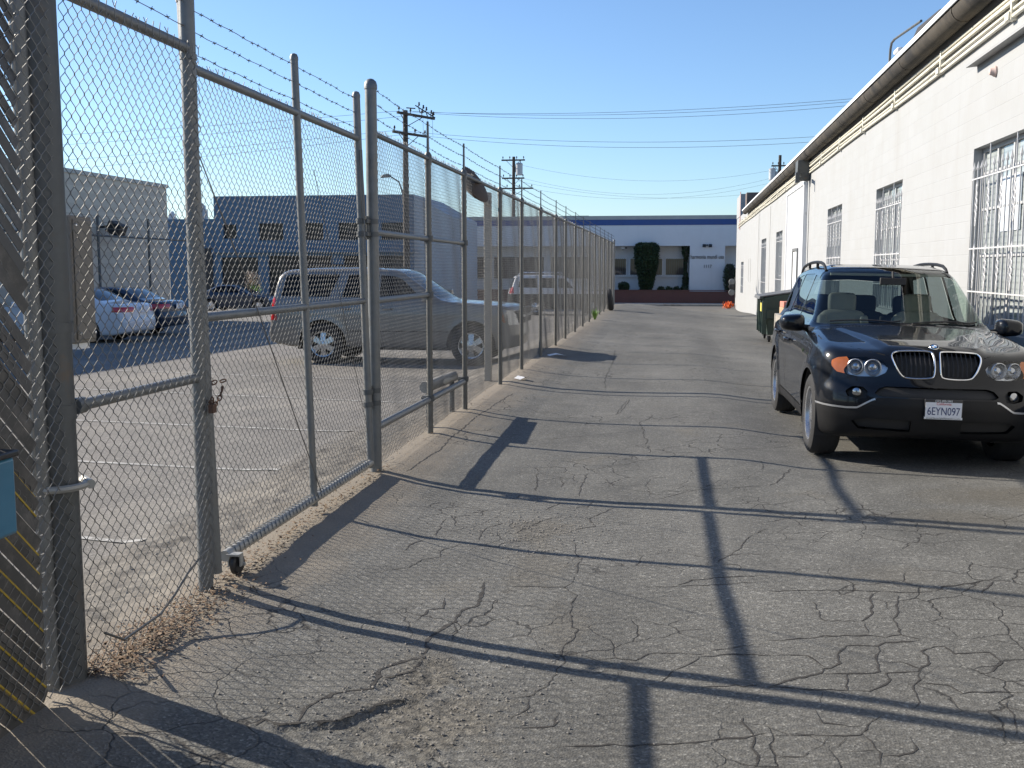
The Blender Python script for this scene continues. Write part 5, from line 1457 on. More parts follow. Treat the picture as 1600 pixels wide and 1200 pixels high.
PX = lambda P, lo, hi: (lambda x, s, z: np.where((s > lo) & (s < hi), poly_sdf(np.abs(x), z, P), 1.0))       # region drawn in front view (|x|, z)
PS = lambda P, xm=.2: (lambda x, s, z: np.where(np.abs(x) > xm, poly_sdf(s, z, P), 1.0))                      # region drawn in side view (s, z)
def seam(P, w):
    """thin strip along an open polyline drawn in side view"""
    def g(x, s, z):
        d = np.full(s.shape, 1e9)
        for (a, b) in zip(P[:-1], P[1:]):
            ex, ez = b[0] - a[0], b[1] - a[1]; t = np.clip(((s - a[0]) * ex + (z - a[1]) * ez) / (ex * ex + ez * ez), 0, 1)
            d = np.minimum(d, np.hypot(s - a[0] - ex * t, z - a[1] - ez * t))
        return np.where(np.abs(x) > .45, d - w, 1.0)
    return g
def seam_top(P, w):
    def g(x, s, z):
        x = np.abs(x); d = np.full(s.shape, 1e9)
        for (a, b) in zip(P[:-1], P[1:]):
            ex, ez = b[0] - a[0], b[1] - a[1]; t = np.clip(((x - a[0]) * ex + (s - a[1]) * ez) / (ex * ex + ez * ez), 0, 1)
            d = np.minimum(d, np.hypot(x - a[0] - ex * t, s - a[1] - ez * t))
        return np.where(z > .7, d - w, 1.0)
    return g

def car_wheel(parent, x, s, L, r, w, spokes, mats, rim_r, style='single'):
    """x sign tells the side; outer face points away from the car"""
    sg = 1 if x > 0 else -1
    e = bpy.data.objects.new('wheel', None); COL.objects.link(e); e.parent = parent; e.location = (x, L / 2 - s, r); e.empty_display_size = .1
    e.rotation_euler = (0, R(90) * sg, 0)           # local +z points outward
    h = w / 2
    mb = MB(); mb.lathe([(rim_r - .005, -h * .9), (rim_r + .02, -h), (r - .05, -h), (r - .015, -h * .86), (r, -h * .62), (r, h * .62), (r - .015, h * .86), (r - .05, h), (rim_r + .02, h), (rim_r - .005, h * .9)], 48, cap=False)
    for a in np.linspace(-h * .45, h * .45, 4): mb.lathe([(r - .006, a - .004), (r + .002, a - .012), (r + .002, a - .02)], 48, cap=False)
    mb.build('tyre', M['rubber'], e)
    mb = MB(); mb.lathe([(rim_r, h * .92), (rim_r - .018, h * .88), (rim_r - .028, h * .60), (rim_r - .03, -h * .8)], 40, cap=False)
    n = spokes; zc = h * .62
    for i in range(n):
        a0 = 2 * math.pi * i / n
        for da in ((-.11, .11) if style == 'double' else (0,)):
            wi, wo = (.020, .017) if style == 'double' else (.042, .058)
            T = Matrix.Rotation(a0, 4, 'Z'); Rr = rim_r - .02
            p0 = Vector((.05, da * .12, zc + .012)); p1_ = Vector((Rr, Rr * math.tan(da) * .9, zc))
            u = Vector((0, 1, 0))
            vs = [p0 - u * wi, p0 + u * wi, p1_ + u * wo, p1_ - u * wo]; vs += [v - Vector((0, 0, .035)) for v in vs]
            vs[0].z += .012; vs[1].z += .012
            mb.add(vs, [(0, 1, 2, 3), (7, 6, 5, 4), (0, 4, 5, 1), (1, 5, 6, 2), (2, 6, 7, 3), (3, 7, 4, 0)], T=T)
    mb.lathe([(.075, zc - .03), (.075, zc + .01), (.055, zc + .022), (.001, zc + .024)], 24)
    for i in range(5): mb.lathe([(.010, zc + .0), (.010, zc + .02), (.001, zc + .024)], 8, T=Matrix.Translation((.062 * math.cos(i * 1.2566), .062 * math.sin(i * 1.2566), 0)))
    mb.build('rim', mats, e)
    mb = MB(); mb.lathe([(.02, -.03), (.155, -.03), (.155, -.01), (.02, -.01)], 32); mb.lathe([(rim_r - .03, -h * .5), (rim_r - .03, -h * .48), (.01, -h * .48)], 24); mb.build('brake_disc', M['black'], e)
    return e

def carpaint(name, c, metal=.0, rough=.25, flake=.25, coat=1.0, dust=.12):
    t = NT(name)
    o = t.obj(); n = t.noise(o, 2.2, 5, .65); fl = t.noise(o, 900, 1)
    col = t.mix(t.ramp(fl, (.4, 0.0), (.8, flake)), c, tuple(min(1, x * 2.2 + .01) for x in c))
    xyz = t.node('ShaderNodeSeparateXYZ'); t.l.new(o, xyz.inputs[0])
    low = t.ramp(xyz.outputs[2], (.25, .5), (.75, 0.0))
    d = t.math('MULTIPLY', t.math('ADD', t.ramp(n, (.35, 0.0), (.8, 1.0)), low), dust)
    t.base(t.mix(d, col, (.22, .20, .17))); t.b.inputs['Metallic'].default_value = metal; t.b.inputs['Specular IOR Level'].default_value = .08
    t.rough(t.math('ADD', rough, t.math('MULTIPLY', d, .5)))
    t.b.inputs['Coat Weight'].default_value = coat; t.b.inputs['Coat Roughness'].default_value = .025; t.b.inputs['Coat IOR'].default_value = 1.38
    return t.m
M['paint_black'] = carpaint('deep_black_blue_paint', (.003, .0045, .008), .0, .35, .06, 1.0, .012)
M['paint_silver'] = carpaint('silver_paint', (.20, .193, .183), .5, .34, .2, 1.0, .10)
M['paint_white'] = carpaint('white_paint_car', (.66, .67, .68), .0, .4, .0, 1.0, .08)
M['paint_blue'] = carpaint('dark_blue_paint', (.02, .035, .06), .3, .35, .2, 1.0, .06)
M['clad'] = simple('black_cladding', (.012, .012, .013), .5, 0, .15, 6, .05, 120, spec=.25)
M['seam'] = simple('panel_gap', (.004, .004, .004), .9)
M['windscreen'] = glass('windscreen_glass', (.60, .68, .64), 1.45)
M['side_glass'] = glass('tinted_side_glass', (.22, .26, .28), 1.52)
M['dark_glass'] = glass('privacy_glass', (.025, .03, .033), 1.33)
M['lamp_glass'] = glass('lamp_cover_glass', (.93, .95, .97), 1.45)
M['amber'] = simple('amber_lens', (.42, .11, .012), .15, 0, .1, 10, coat=1.0)
M['red_lens'] = simple('red_lens', (.55, .012, .010), .18, 0, .1, 10, coat=1.0)
M['interior'] = simple('beige_leather', (.33, .30, .255), .6, 0, .12, 6)
M['interior_dark'] = simple('dark_trim', (.02, .02, .021), .7, 0, .1, 6)
M['silver_trim'] = simple('satin_silver_trim', (.55, .56, .58), .3, .8, .06, 5)
M['reflector'] = simple('lamp_reflector', (.42, .43, .45), .16, 1.0, .05, 9)

def soft(mb, c, d, tilt=0.0, nu=20, nv=12, e=.38):
    """cushion: a superellipsoid"""
    T = Matrix.Translation(c) @ Matrix.Rotation(tilt, 4, 'X'); sp_ = lambda v: math.copysign(abs(v) ** e, v)
    vs = []
    for j in range(nv + 1):
        b = -math.pi / 2 + math.pi * j / nv
        for i in range(nu):
            a = 2 * math.pi * i / nu
            vs.append((d[0] / 2 * sp_(math.cos(b)) * sp_(math.cos(a)), d[1] / 2 * sp_(math.cos(b)) * sp_(math.sin(a)), d[2] / 2 * sp_(math.sin(b))))
    mb.add(vs, [(j * nu + i, j * nu + (i + 1) % nu, (j + 1) * nu + (i + 1) % nu, (j + 1) * nu + i) for j in range(nv) for i in range(nu)], T=T)

def seat(mb, x, y, z, h=.62, w=.50, head=True):
    soft(mb, (x, y, z), (w, .52, .18)); soft(mb, (x, y - .27, z + h * .5), (w, .20, h * 1.06), R(12))
    for d in (-.42, .42): soft(mb, (x + d * w, y - .22, z + h * .5), (.10, .17, h * .9), R(12))
    if head:
        soft(mb, (x, y - .36, z + h + .09), (.29, .13, .21), R(8))
        for d in (-.06, .06): mb.tube([(x + d, y - .34, z + h - .05), (x + d, y - .355, z + h + .1)], .007, 5)

# =================================================================== black sport utility vehicle (faces the viewer)
L1 = 4.667; WS_F, WS_R = .835, 3.655; RW = .368
def hood_crease(ax, s):
    inner = .34 + .30 * np.clip((s - .15) / 1.2, 0, 1)
    k = sstep(.08, .3, s) * (1 - sstep(1.2, 1.4, s))
    return k * (.022 * (1 - sstep(inner - .02, inner + .07, ax)) + .012 * np.exp(-((ax - .80) / .10) ** 2))
bx = Body(L1,
    top=[(0, .90), (.10, .975), (.20, 1.01), (.45, 1.058), (.8, 1.10), (1.15, 1.135), (1.36, 1.155), (1.44, 1.185), (1.60, 1.30), (2.10, 1.665), (2.25, 1.71), (2.6, 1.74), (3.1, 1.745), (3.6, 1.725), (4.05, 1.68), (4.28, 1.64), (4.40, 1.53), (4.62, 1.10), (4.70, 1.0)],
    bot=[(0, .30), (.25, .26), (.8, .24), (3.8, .24), (4.4, .32), (4.70, .40)],
    plan=[(0, .84), (.3, .885), (.8, .93), (1.4, .932), (2.4, .925), (3.4, .93), (4.0, .915), (4.667, .88)],
    sect=[(.2, .05), (.32, .025), (.5, .004), (.68, .0), (.84, .004), (.94, .018), (1.02, .035), (1.09, .06), (1.14, .095), (1.20, .135), (1.40, .20), (1.62, .275), (1.73, .35), (1.80, .45)],
    nose=[(.1, .16), (.26, .10), (.34, .05), (.44, .015), (.56, .0), (.66, .015), (.72, .055), (.80, .075), (.92, .095), (1.0, .12), (1.1, .2), (1.8, .3)],
    tail=[(.1, 4.5), (.3, 4.60), (.45, 4.66), (.62, 4.667), (.72, 4.62), (1.05, 4.60), (1.12, 4.58), (1.8, 4.50)],
    bow=(.29, .17), crown=.045, kx=.07, kn=.10, topbow=.16, wheels=((WS_F, RW, .44), (WS_R, RW, .44)), flare=.018, top_sig=.035, extra=hood_crease)
CARX, CARY = 2.21, 8.88
car = thing('sport_utility_vehicle', 'black sport utility vehicle facing the viewer with twin grille and plate, parked by white wall', 'car', (CARX, CARY + L1 / 2, -.058), 0, rot=(0, R(-1.1), R(180) + R(.3)))
# local frame: +y is forward, +x is the car's right; rotated so that it faces the viewer
m = bx.mesh(.022, 1.06, 1.80)
# wheel openings
for ws in (WS_F, WS_R):
    gone, m = split(m, lambda x, s, z, ws=ws: np.where(np.abs(x) > .50, np.hypot(s - ws, (z - RW)) - .415 - .0 * z, 1.0))
wind, m = split(m, PX([(0, 1.185), (.72, 1.155), (.80, 1.165), (.815, 1.20), (.655, 1.645), (.60, 1.685), (0, 1.708)], 1.15, 2.3))
rearw, m = split(m, PX([(0, 1.14), (.66, 1.14), (.60, 1.53), (0, 1.56)], 4.2, 4.8))
sw1, m = split(m, PS([(1.72, 1.145), (2.62, 1.165), (2.62, 1.62), (2.34, 1.605), (2.05, 1.455)]))
sw2, m = split(m, PS([(2.72, 1.168), (3.50, 1.19), (3.38, 1.62), (2.72, 1.63)]))
sw3, m = split(m, PS([(3.58, 1.195), (4.16, 1.225), (4.22, 1.27), (3.98, 1.565), (3.48, 1.615)]))
KID = [(.022, .82), (.05, .79), (.25, .785), (.30, .82), (.36, .95), (.345, .99), (.30, 1.005), (.05, 1.012), (.022, .99)]
def chaikin(P, n=2):
    for _ in range(n):
        Q = []
        for (a, b) in zip(P, P[1:] + P[:1]): Q += [(a[0] * .75 + b[0] * .25, a[1] * .75 + b[1] * .25), (a[0] * .25 + b[0] * .75, a[1] * .25 + b[1] * .75)]
        P = Q
    return P
KID = chaikin(KID)
kid, m = split(m, PX(KID, -.1, .4))
LAMP = [(.385, .875), (.43, .925), (.56, .945), (.70, .94), (.77, .93), (.815, .905), (.82, .86), (.78, .81), (.62, .783), (.47, .79), (.405, .825)]
lampz, m = split(m, PX(LAMP, -.1, .62))
amber, lampz = split(lampz, lambda x, s, z: (.705 + .02 * np.sin(z * 40)) - np.abs(x))
# black lower bumper with wave edge, silver strip riding on that edge
def edge(ax): return np.interp(ax, [0, .42, .50, .56, .62, .70, .95, 1.1], [.622, .622, .612, .575, .535, .528, .535, .54])
low, m = split(m, lambda x, s, z: np.where(s < .62, z - edge(np.abs(x)), 1.0))
strip, low = split(low, lambda x, s, z: np.where(np.abs(x) > .47, edge(np.abs(x)) - z - .016, 1.0))
inlet, m = split(m, PX([(.0, .63), (.44, .63), (.50, .645), (.46, .695), (.40, .715), (0, .715)], -.1, .5))
inl2, low = split(low, PX([(.20, .34), (.60, .345), (.66, .41), (.55, .44), (.20, .44)], -.1, .5))
fogr, m = split(m, PX([(.555, .61), (.62, .60), (.70, .615), (.715, .66), (.66, .70), (.58, .70), (.545, .665)], -.1, .5))
# side sill and arch cladding
sill, m = split(m, lambda x, s, z: np.where((s > .62), z - .36 - .0 * s, 1.0))
seams = []
for P_ in ([(1.50, 1.12), (1.46, .95), (1.46, .45), (1.52, .38)], [(2.67, 1.60), (2.67, 1.15), (2.66, .37)], [(3.55, 1.55), (3.66, 1.16), (3.60, .95), (3.35, .80)], [(1.5, .37), (3.2, .37)], [(3.98, 1.1), (4.62, 1.12)]):
    a, m = split(m, seam(P_, .005)); seams.append(a)
a, m = split(m, seam_top([(.385, .17), (.55, .26), (.66, .42), (.84, .75), (.855, 1.2), (.80, 1.42)], .005)); seams.append(a)
vent, m = split(m, lambda x, s, z: np.where((z > 1.0) & (s < 1.6), np.maximum(np.abs(s - 1.315 + .08 * (np.abs(x) - .2)) - .032, np.abs(np.abs(x) - .40) - .20), 1.0))
emit('body', m, M['paint_black'], car, L1)
for a in seams: emit('panel_gap', a, M['seam'], car, L1, -.003)
emit('windscreen', wind, M['windscreen'], car, L1, -.004)
emit('rear_window', rearw, M['side_glass'], car, L1, -.004)
for w_ in (sw1, sw2, sw3):
    for sg in (1, -1):
        a, _ = split(w_, lambda x, s, z: -x * sg)
        emit('side_window', a, M['side_glass'], car, L1, -.004)
emit('lower_bumper', low, M['clad'], car, L1, .004); [emit('bumper_trim', split(strip, lambda x, s, z, sg=sg: -x * sg)[0], M['silver_trim'], car, L1, .008) for sg in (1, -1)]
emit('air_inlet', inlet, M['interior_dark'], car, L1, -.03); [emit('lower_inlet', split(inl2, lambda x, s, z, sg=sg: -x * sg)[0], M['interior_dark'], car, L1, -.03) for sg in (1, -1)]
[emit('fog_recess', split(fogr, lambda x, s, z, sg=sg: -x * sg)[0], M['interior_dark'], car, L1, -.04) for sg in (1, -1)]; [emit('sill', split(sill, lambda x, s, z, sg=sg: -x * sg)[0], M['clad'], car, L1, .003) for sg in (1, -1)]
[emit('hood_vent', split(vent, lambda x, s, z, sg=sg: -x * sg)[0], M['interior_dark'], car, L1, -.012) for sg in (1, -1)]
gb = emit('grille', kid, M['interior_dark'], car, L1, -.045)
def on_nose(x, z, off=0.0):
    """car-local point on the front surface at lateral x and height z"""
    s = -0.05
    for _ in range(60):
        v = float(bx.f(np.array([x]), np.array([s]), np.array([z]))[0]); s += max(v, -.02) * .9
    return Vector((x, L1 / 2 - s + off, z))
for sg in (1, -1):
    mb = MB(); pts = [on_nose(sg * a, b, .006) for a, b in KID + KID[:2]]
    sm = []
    for i in range(len(KID)):
        p0, p1_ = pts[i], pts[i + 1]; sm += [p0, p0.lerp(p1_, .5)]
    sm.append(sm[0]); mb.tube(sm, .0075, 8, cap=False); mb.build('grille_surround', M['chrome'], gb)
    mb = MB()
    for i in range(8):
        x = sg * (.055 + i * .037); zt = min(.995, 1.005 - max(0, i - 6) * .03); zb_ = .81 + max(0, i - 5) * .045
        mb.tube([on_nose(x, zb_, -.016), on_nose(x, (zb_ + zt) / 2, -.012), on_nose(x, zt, -.02)], .006, 5)
    mb.build('grille_bars', M['black'], gb)
    # headlight: cover, two round projectors, reflector bowl
    hd = emit('headlight', split(lampz, lambda x, s, z: -x * sg)[0], M['lamp_glass'], car, L1, .002)
    back = emit('lamp_housing', split(lampz, lambda x, s, z: -x * sg)[0], M['silver_trim'], hd, L1, -.055)
    emit('indicator', split(amber, lambda x, s, z: -x * sg)[0], M['amber'], car, L1, .002)
    for (lx, lz, lr, nm) in ((.50, .862, .070, 'inner_lens'), (.632, .862, .066, 'outer_lens')):
        p = on_nose(sg * lx, lz, -.03); ang = R(14 + (lx - .5) * 60) * -sg
        T = Matrix.Translation(p) @ Matrix.Rotation(ang, 4, 'Z') @ Matrix.Rotation(R(-90), 4, 'X')
        mb = MB(); mb.lathe([(lr, -.03), (lr * 1.0, .02), (lr * .93, .024), (lr * .86, .005), (lr * .70, -.02)], 28, T=T, cap=False); mb.build(nm, M['silver_trim'], hd)
        mb = MB(); mb.lathe([(lr * .72, -.03), (lr * .66, -.012), (lr * .45, .004), (lr * .2, .012), (.001, .014)], 24, T=T); mb.build(nm, M['reflector'], hd)
    p = on_nose(sg * .625, .652, -.02)
    T = Matrix.Translation(p) @ Matrix.Rotation(R(20) * -sg, 4, 'Z') @ Matrix.Rotation(R(-90), 4, 'X')
    mb = MB(); mb.lathe([(.036, -.04), (.036, .008), (.03, .012), (.015, .016), (.001, .017)], 20, T=T); mb.build('fog_light', M['reflector'], car)
# hood emblem: round badge with blue and white quarters
p = Vector((0, L1 / 2 - .25, 0)); 
s_ = .25; zz = 1.4
for _ in range(60): zz -= float(bx.f(np.array([0.]), np.array([s_]), np.array([zz]))[0]) * .8
nrm = bx.grad(np.array([[0., s_, zz]]))[0]; nv = Vector((0, -nrm[1], nrm[2])).normalized()
nv = (nv + Vector((0, .25, 0))).normalized()
T = Matrix.Translation((0, L1 / 2 - s_, zz + .004)) @ nv.to_track_quat('Z', 'Y').to_matrix().to_4x4() @ Matrix.Scale(.84, 4)
mb = MB(); mb.lathe([(.001, 0), (.043, 0), (.043, .006), (.041, .009), (.001, .009)], 32, T=T, cap=False); em = mb.build('emblem', simple('badge_black', (.012, .012, .014), .25, 0, 0, coat=1), car)
mb = MB(); mb.lathe([(.044, .0), (.046, .006), (.043, .010), (.041, .009)], 32, T=T, cap=False); mb.lathe([(.029, .009), (.029, .012), (.0265, .012), (.0265, .009)], 32, T=T, cap=False); mb.build('emblem_rings', M['chrome'], em)
for q in range(4):
    mb = MB(); vs = [(0, 0, .0105)] + [(.0265 * math.cos(R(q * 90 + a)), .0265 * math.sin(R(q * 90 + a)), .0105) for a in range(0, 91, 10)]
    mb.add(vs, [tuple(range(len(vs)))], T=T); mb.build('emblem_quarter', simple('badge_blue', (.03, .22, .55), .3) if q % 2 else simple('badge_white', (.8, .82, .85), .3), em, smooth=False)
# number plate with frame
px_, pz_ = -.04, .548
pp_ = on_nose(px_, pz_); PT = Vector((px_, pp_.y + .022, pz_))
mb = MB(); mb.box((PT.x, PT.y - .006, PT.z), (.30, .014, .165)); pf = mb.build('plate_frame', simple('plate_frame_black', (.012, .012, .014), .4, coat=.4), car, bevel=.004)
mb = MB(); mb.box((PT.x, PT.y + .0022, PT.z - .002), (.285, .006, .12)); pl_ = mb.build('number_plate', simple('plate_white', (.70, .71, .74), .5, 0, .05, 9), pf)
PR = (R(90), 0, R(180)); MBLUE = simple('plate_blue', (.02, .035, .13), .5)
text_mesh('plate_number', '6EYN097', .092, (PT.x, PT.y + .0062, PT.z - .018), PR, MBLUE, pl_, .0008, fit=.255)
text_mesh('plate_state', 'California', .030, (PT.x, PT.y + .0062, PT.z + .046), PR, simple('plate_red', (.50, .03, .03), .5), pl_, .0006)
text_mesh('frame_text', '(323) 850-2882', .022, (PT.x, PT.y + .0022, PT.z + .070), PR, M['white_paint'], pf, .0006)
mb = MB(); mb.box((PT.x, PT.y + .003, PT.z - .072), (.30, .006, .018)); mb.build('frame_strip', M['white_paint'], pf)
text_mesh('frame_text', 'www.beverlyhillsmotors.com', .017, (PT.x, PT.y + .0068, PT.z - .072), PR, M['letter'], pf, .0006, fit=.27)
# mirrors
for sg in (1, -1):
    mb = MB()
    for (fy, sc) in ((.10, .55), (.085, .8), (.04, .96), (-.02, 1.0), (-.075, .97), (-.08, .90)):
        pass
    prof = [(.10, .45), (.085, .75), (.05, .93), (0, 1.0), (-.06, 1.0), (-.075, .95)]
    cxm, czm = sg * 1.005, 1.155; vs = []; n = 20
    for fy, sc in prof:
        for k in range(n):
            a = 2 * math.pi * k / n; ca, sa = math.cos(a), math.sin(a)
            ex = abs(ca) ** .55 * (1 if ca >= 0 else -1); ez = abs(sa) ** .6 * (1 if sa >= 0 else -1)
            vs.append((cxm + ex * .118 * sc * (1 + .0), L1 / 2 - 1.56 + fy, czm + ez * .083 * sc * (1 - .12 * ex * sg)))
    fs = [(i * n + k, i * n + (k + 1) % n, (i + 1) * n + (k + 1) % n, (i + 1) * n + k) for i in range(len(prof) - 1) for k in range(n)] + [tuple(range(n)), tuple((len(prof) - 1) * n + k for k in range(n - 1, -1, -1))]
    mb.add(vs, fs); mo = mb.build('mirror', M['paint_black'], car, angle=50)
    mb = MB(); mb.box((cxm, L1 / 2 - 1.56 - .077, czm), (.19, .004, .125)); mb.build('mirror_glass', M['reflector'], mo)
    mb = MB(); mb.tube([(sg * .84, L1 / 2 - 1.58, 1.10), (sg * .93, L1 / 2 - 1.575, 1.115)], [.035, .03], 8); mb.build('mirror_arm', M['clad'], mo)
    # roof rail
    def roof(x, s, off=0.0):
        z = 1.9
        for _ in range(50): z -= float(bx.f(np.array([x]), np.array([s]), np.array([z]))[0]) * .8
        return Vector((x, L1 / 2 - s, z + off))
    xr = sg * .60
    rail = [roof(xr, 2.30, -.005), roof(xr, 2.36, .03), roof(xr, 2.48, .058)] + [roof(xr - sg * .01 * math.sin(math.pi * t), 2.48 + t * 1.45, .064) for t in (.15, .35, .5, .65, .85)] + [roof(xr, 3.95, .055), roof(xr, 4.10, .025), roof(xr, 4.16, -.005)]
    mb = MB(); mb.tube(rail, .013, 10); mb.tube([v + Vector((0, 0, -.012)) for v in rail[1:-1]], .010, 8)
    for s in (2.9, 3.5): a_ = roof(xr, s); mb.tube([a_, a_ + Vector((0, 0, .06))], .016, 8)
    mb.build('roof_rail', M['clad'], car)
    mb = MB(); a_ = Vector((sg * .925, L1 / 2 - 2.52, .93)); mb.tube([a_ + Vector((sg * .0, .10, 0)), a_ + Vector((sg * .035, .07, .005)), a_ + Vector((sg * .035, -.07, .005)), a_ + Vector((0, -.10, 0))], .014, 8)
    a_ = Vector((sg * .92, L1 / 2 - 3.45, .965)); mb.tube([a_ + Vector((sg * .0, .10, 0)), a_ + Vector((sg * .035, .07, .005)), a_ + Vector((sg * .035, -.07, .005)), a_ + Vector((0, -.10, 0))], .014, 8)
    mb.build('door_handle', M['paint_black'], car)
    # window frame strips
    for w in (WS_F, WS_R):
        car_wheel(car, sg * .795, w, L1, RW, .255, 5, M['alloy'], .245, 'double')
        mb = MB(); pr = [(.43 * math.cos(R(a)), .43 * math.sin(R(a))) for a in range(-20, 201, 10)]
        vs = [(sg * .52, L1 / 2 - w + p_[0], RW + p_[1]) for p_ in pr] + [(sg * .915, L1 / 2 - w + p_[0] * .985, RW + p_[1] * .985) for p_ in pr]; n = len(pr)
        mb.add(vs, [(i, i + 1, n + i + 1, n + i) for i in range(n - 1)]); mb.add([(sg * .52, L1 / 2 - w + p_[0], RW + p_[1]) for p_ in pr], [tuple(range(n))]); mb.build('wheel_well', M['interior_dark'], car, smooth=False)
# underbody, cabin floor, dash, seats, steering wheel, mirror, wipers
mb = MB(); mb.b2((-.5, -2.0, .25), (.5, 2.0, .34)); mb.b2((-.80, -1.0, .26), (.80, .98, .36)); mb.build('underbody', M['interior_dark'], car)
mb = MB(); mb.b2((-.56, -1.75, 1.62), (.56, .10, 1.645)); mb.build('headliner', M['interior'], car)
mb = MB(); mb.b2((-.78, -2.1, .45), (.78, .95, .50)); mb.box((0, .82, .92), (1.50, .55, .30)); mb.prism([(1.12, 1.10), (.62, 1.10), (.55, 1.0), (.55, .75), (1.12, .75)], -.76, .76, 'x'); mb.build('dashboard', M['interior_dark'], car, bevel=.03)
for sg in (1, -1):
    mb = MB(); mb.b2((sg * .86, -2.2, .5), (sg * .80, .9, 1.12)); mb.build('door_lining', M['interior'], car)
for x in (-.38, .38):
    mb = MB(); seat(mb, x, .12, .60, .64); mb.build('front_seat', M['interior'], car, angle=60)
mb = MB()
for x in (-.48, 0, .48): seat(mb, x, -.78, .64, .56, .50)
mb.build('rear_seat', M['interior_dark'], car, angle=60)
mb = MB(); T = Matrix.Translation((-.38, .50, 1.02)) @ Matrix.Rotation(R(62), 4, 'X')
mb.tube([T @ Vector((.185 * math.cos(R(a)), .185 * math.sin(R(a)), 0)) for a in range(0, 361, 15)], .016, 8, cap=False)
mb.box((0, 0, 0), (.36, .05, .03), T=T); mb.box((0, -.09, 0), (.06, .18, .03), T=T); mb.lathe([(.065, -.03), (.06, .02), (.001, .03)], 14, T=T); mb.build('steering_wheel', M['interior_dark'], car)
mb = MB(); mb.box((0, .38, 1.57), (.25, .035, .07)); mb.tube([(0, .34, 1.67), (0, .38, 1.59)], .012, 6); mb.build('interior_mirror', M['interior_dark'], car, bevel=.01)
def screen(x, z):
    s = 1.0
    for _ in range(80): s += float(bx.f(np.array([x]), np.array([s]), np.array([z]))[0]) * .7
    return Vector((x, L1 / 2 - s + .012, z + .006))
for (xa, xb) in ((.66, .02), (-.08, -.70)):
    mb = MB(); pts = [screen(xa + (xb - xa) * t, 1.175 + .02 * math.sin(t * 3.14) + (.02 if t > .9 else 0)) for t in np.linspace(0, 1, 9)]
    mb.tube(pts, .008, 5); mb.build('wiper', M['black'], car)
for sg in (1, -1):
    mb = MB()
    for i in range(13):
        x = sg * (.215 + i * .031); s_ = 1.315 - .08 * (abs(x) - .2); z = 1.4
        for _ in range(40): z -= float(bx.f(np.array([x]), np.array([s_]), np.array([z]))[0]) * .8
        mb.box((x, L1 / 2 - s_, z - .001), (.008, .06, .006))
    mb.build('vent_slats', M['clad'], car)

# =================================================================== generic builder for the other vehicles
def vehicle(root, B, paint, res, wmax, zmax, wheels, rw, arch, windows, wsz, rwz, roof_glass_rng, lights, clad=None, rim=(6, 'single'), track=.80, wheel_r=.2, tyre_w=.24, glassm=None, wheel_parts=True, seams_=()):
    m = B.mesh(res, wmax, zmax); L = B.L; glassm = glassm or M['dark_glass']
    for ws in wheels:
        _, m = split(m, lambda x, s, z, ws=ws: np.where(np.abs(x) > .45, np.hypot(s - ws, z - rw) - arch, 1.0))
    a, m = split(m, PX(wsz[0], wsz[1], wsz[2])); emit('windscreen', a, glassm, root, L, -.004)
    a, m = split(m, PX(rwz[0], rwz[1], rwz[2])); emit('rear_window', a, glassm, root, L, -.004)
    for P_ in windows:
        a, m = split(m, PS(P_))
        for sg in (1, -1): emit('side_window', split(a, lambda x, s, z: -x * sg)[0], glassm, root, L, -.004)
    for nm, P_, mat_, lo, hi, view in lights:
        a, m = split(m, PX(P_, lo, hi) if view == 'f' else PS(P_, .4))
        for sg in (1, -1): emit(nm, split(a, lambda x, s, z: -x * sg)[0], mat_, root, L, .003)
    if clad is not None:
        a, m = split(m, clad); emit('lower_cladding', a, M['clad'], root, L, .002)
    for P_ in seams_:
        a, m = split(m, seam(P_, .008)); emit('panel_gap', a, M['seam'], root, L, -.002)
    emit('body', m, paint, root, L)
    for w in wheels:
        for sg in (1, -1):
            car_wheel(root, sg * track, w, L, rw, tyre_w, rim[0], M['alloy'], wheel_r, rim[1])
            mb = MB(); pr = [((arch + .02) * math.cos(R(a)), (arch + .02) * math.sin(R(a))) for a in range(-10, 191, 12)]; n = len(pr)
            mb.add([(sg * .45, L / 2 - w + p_[0], rw + p_[1]) for p_ in pr] + [(sg * (track + .08), L / 2 - w + p_[0], rw + p_[1]) for p_ in pr], [(i, i + 1, n + i + 1, n + i) for i in range(n - 1)] )
            mb.add([(sg * .45, L / 2 - w + p_[0], rw + p_[1]) for p_ in pr], [tuple(range(n))]); mb.build('wheel_well', M['interior_dark'], root, smooth=False)
    mb = MB(); mb.b2((-.45, -L / 2 + .5, .26), (.45, L / 2 - .5, .4)); mb.b2((-.7, L / 2 - wheels[1] + arch + .03, .28), (.7, L / 2 - wheels[0] - arch - .03, .45)); mb.build('underbody', M['interior_dark'], root)

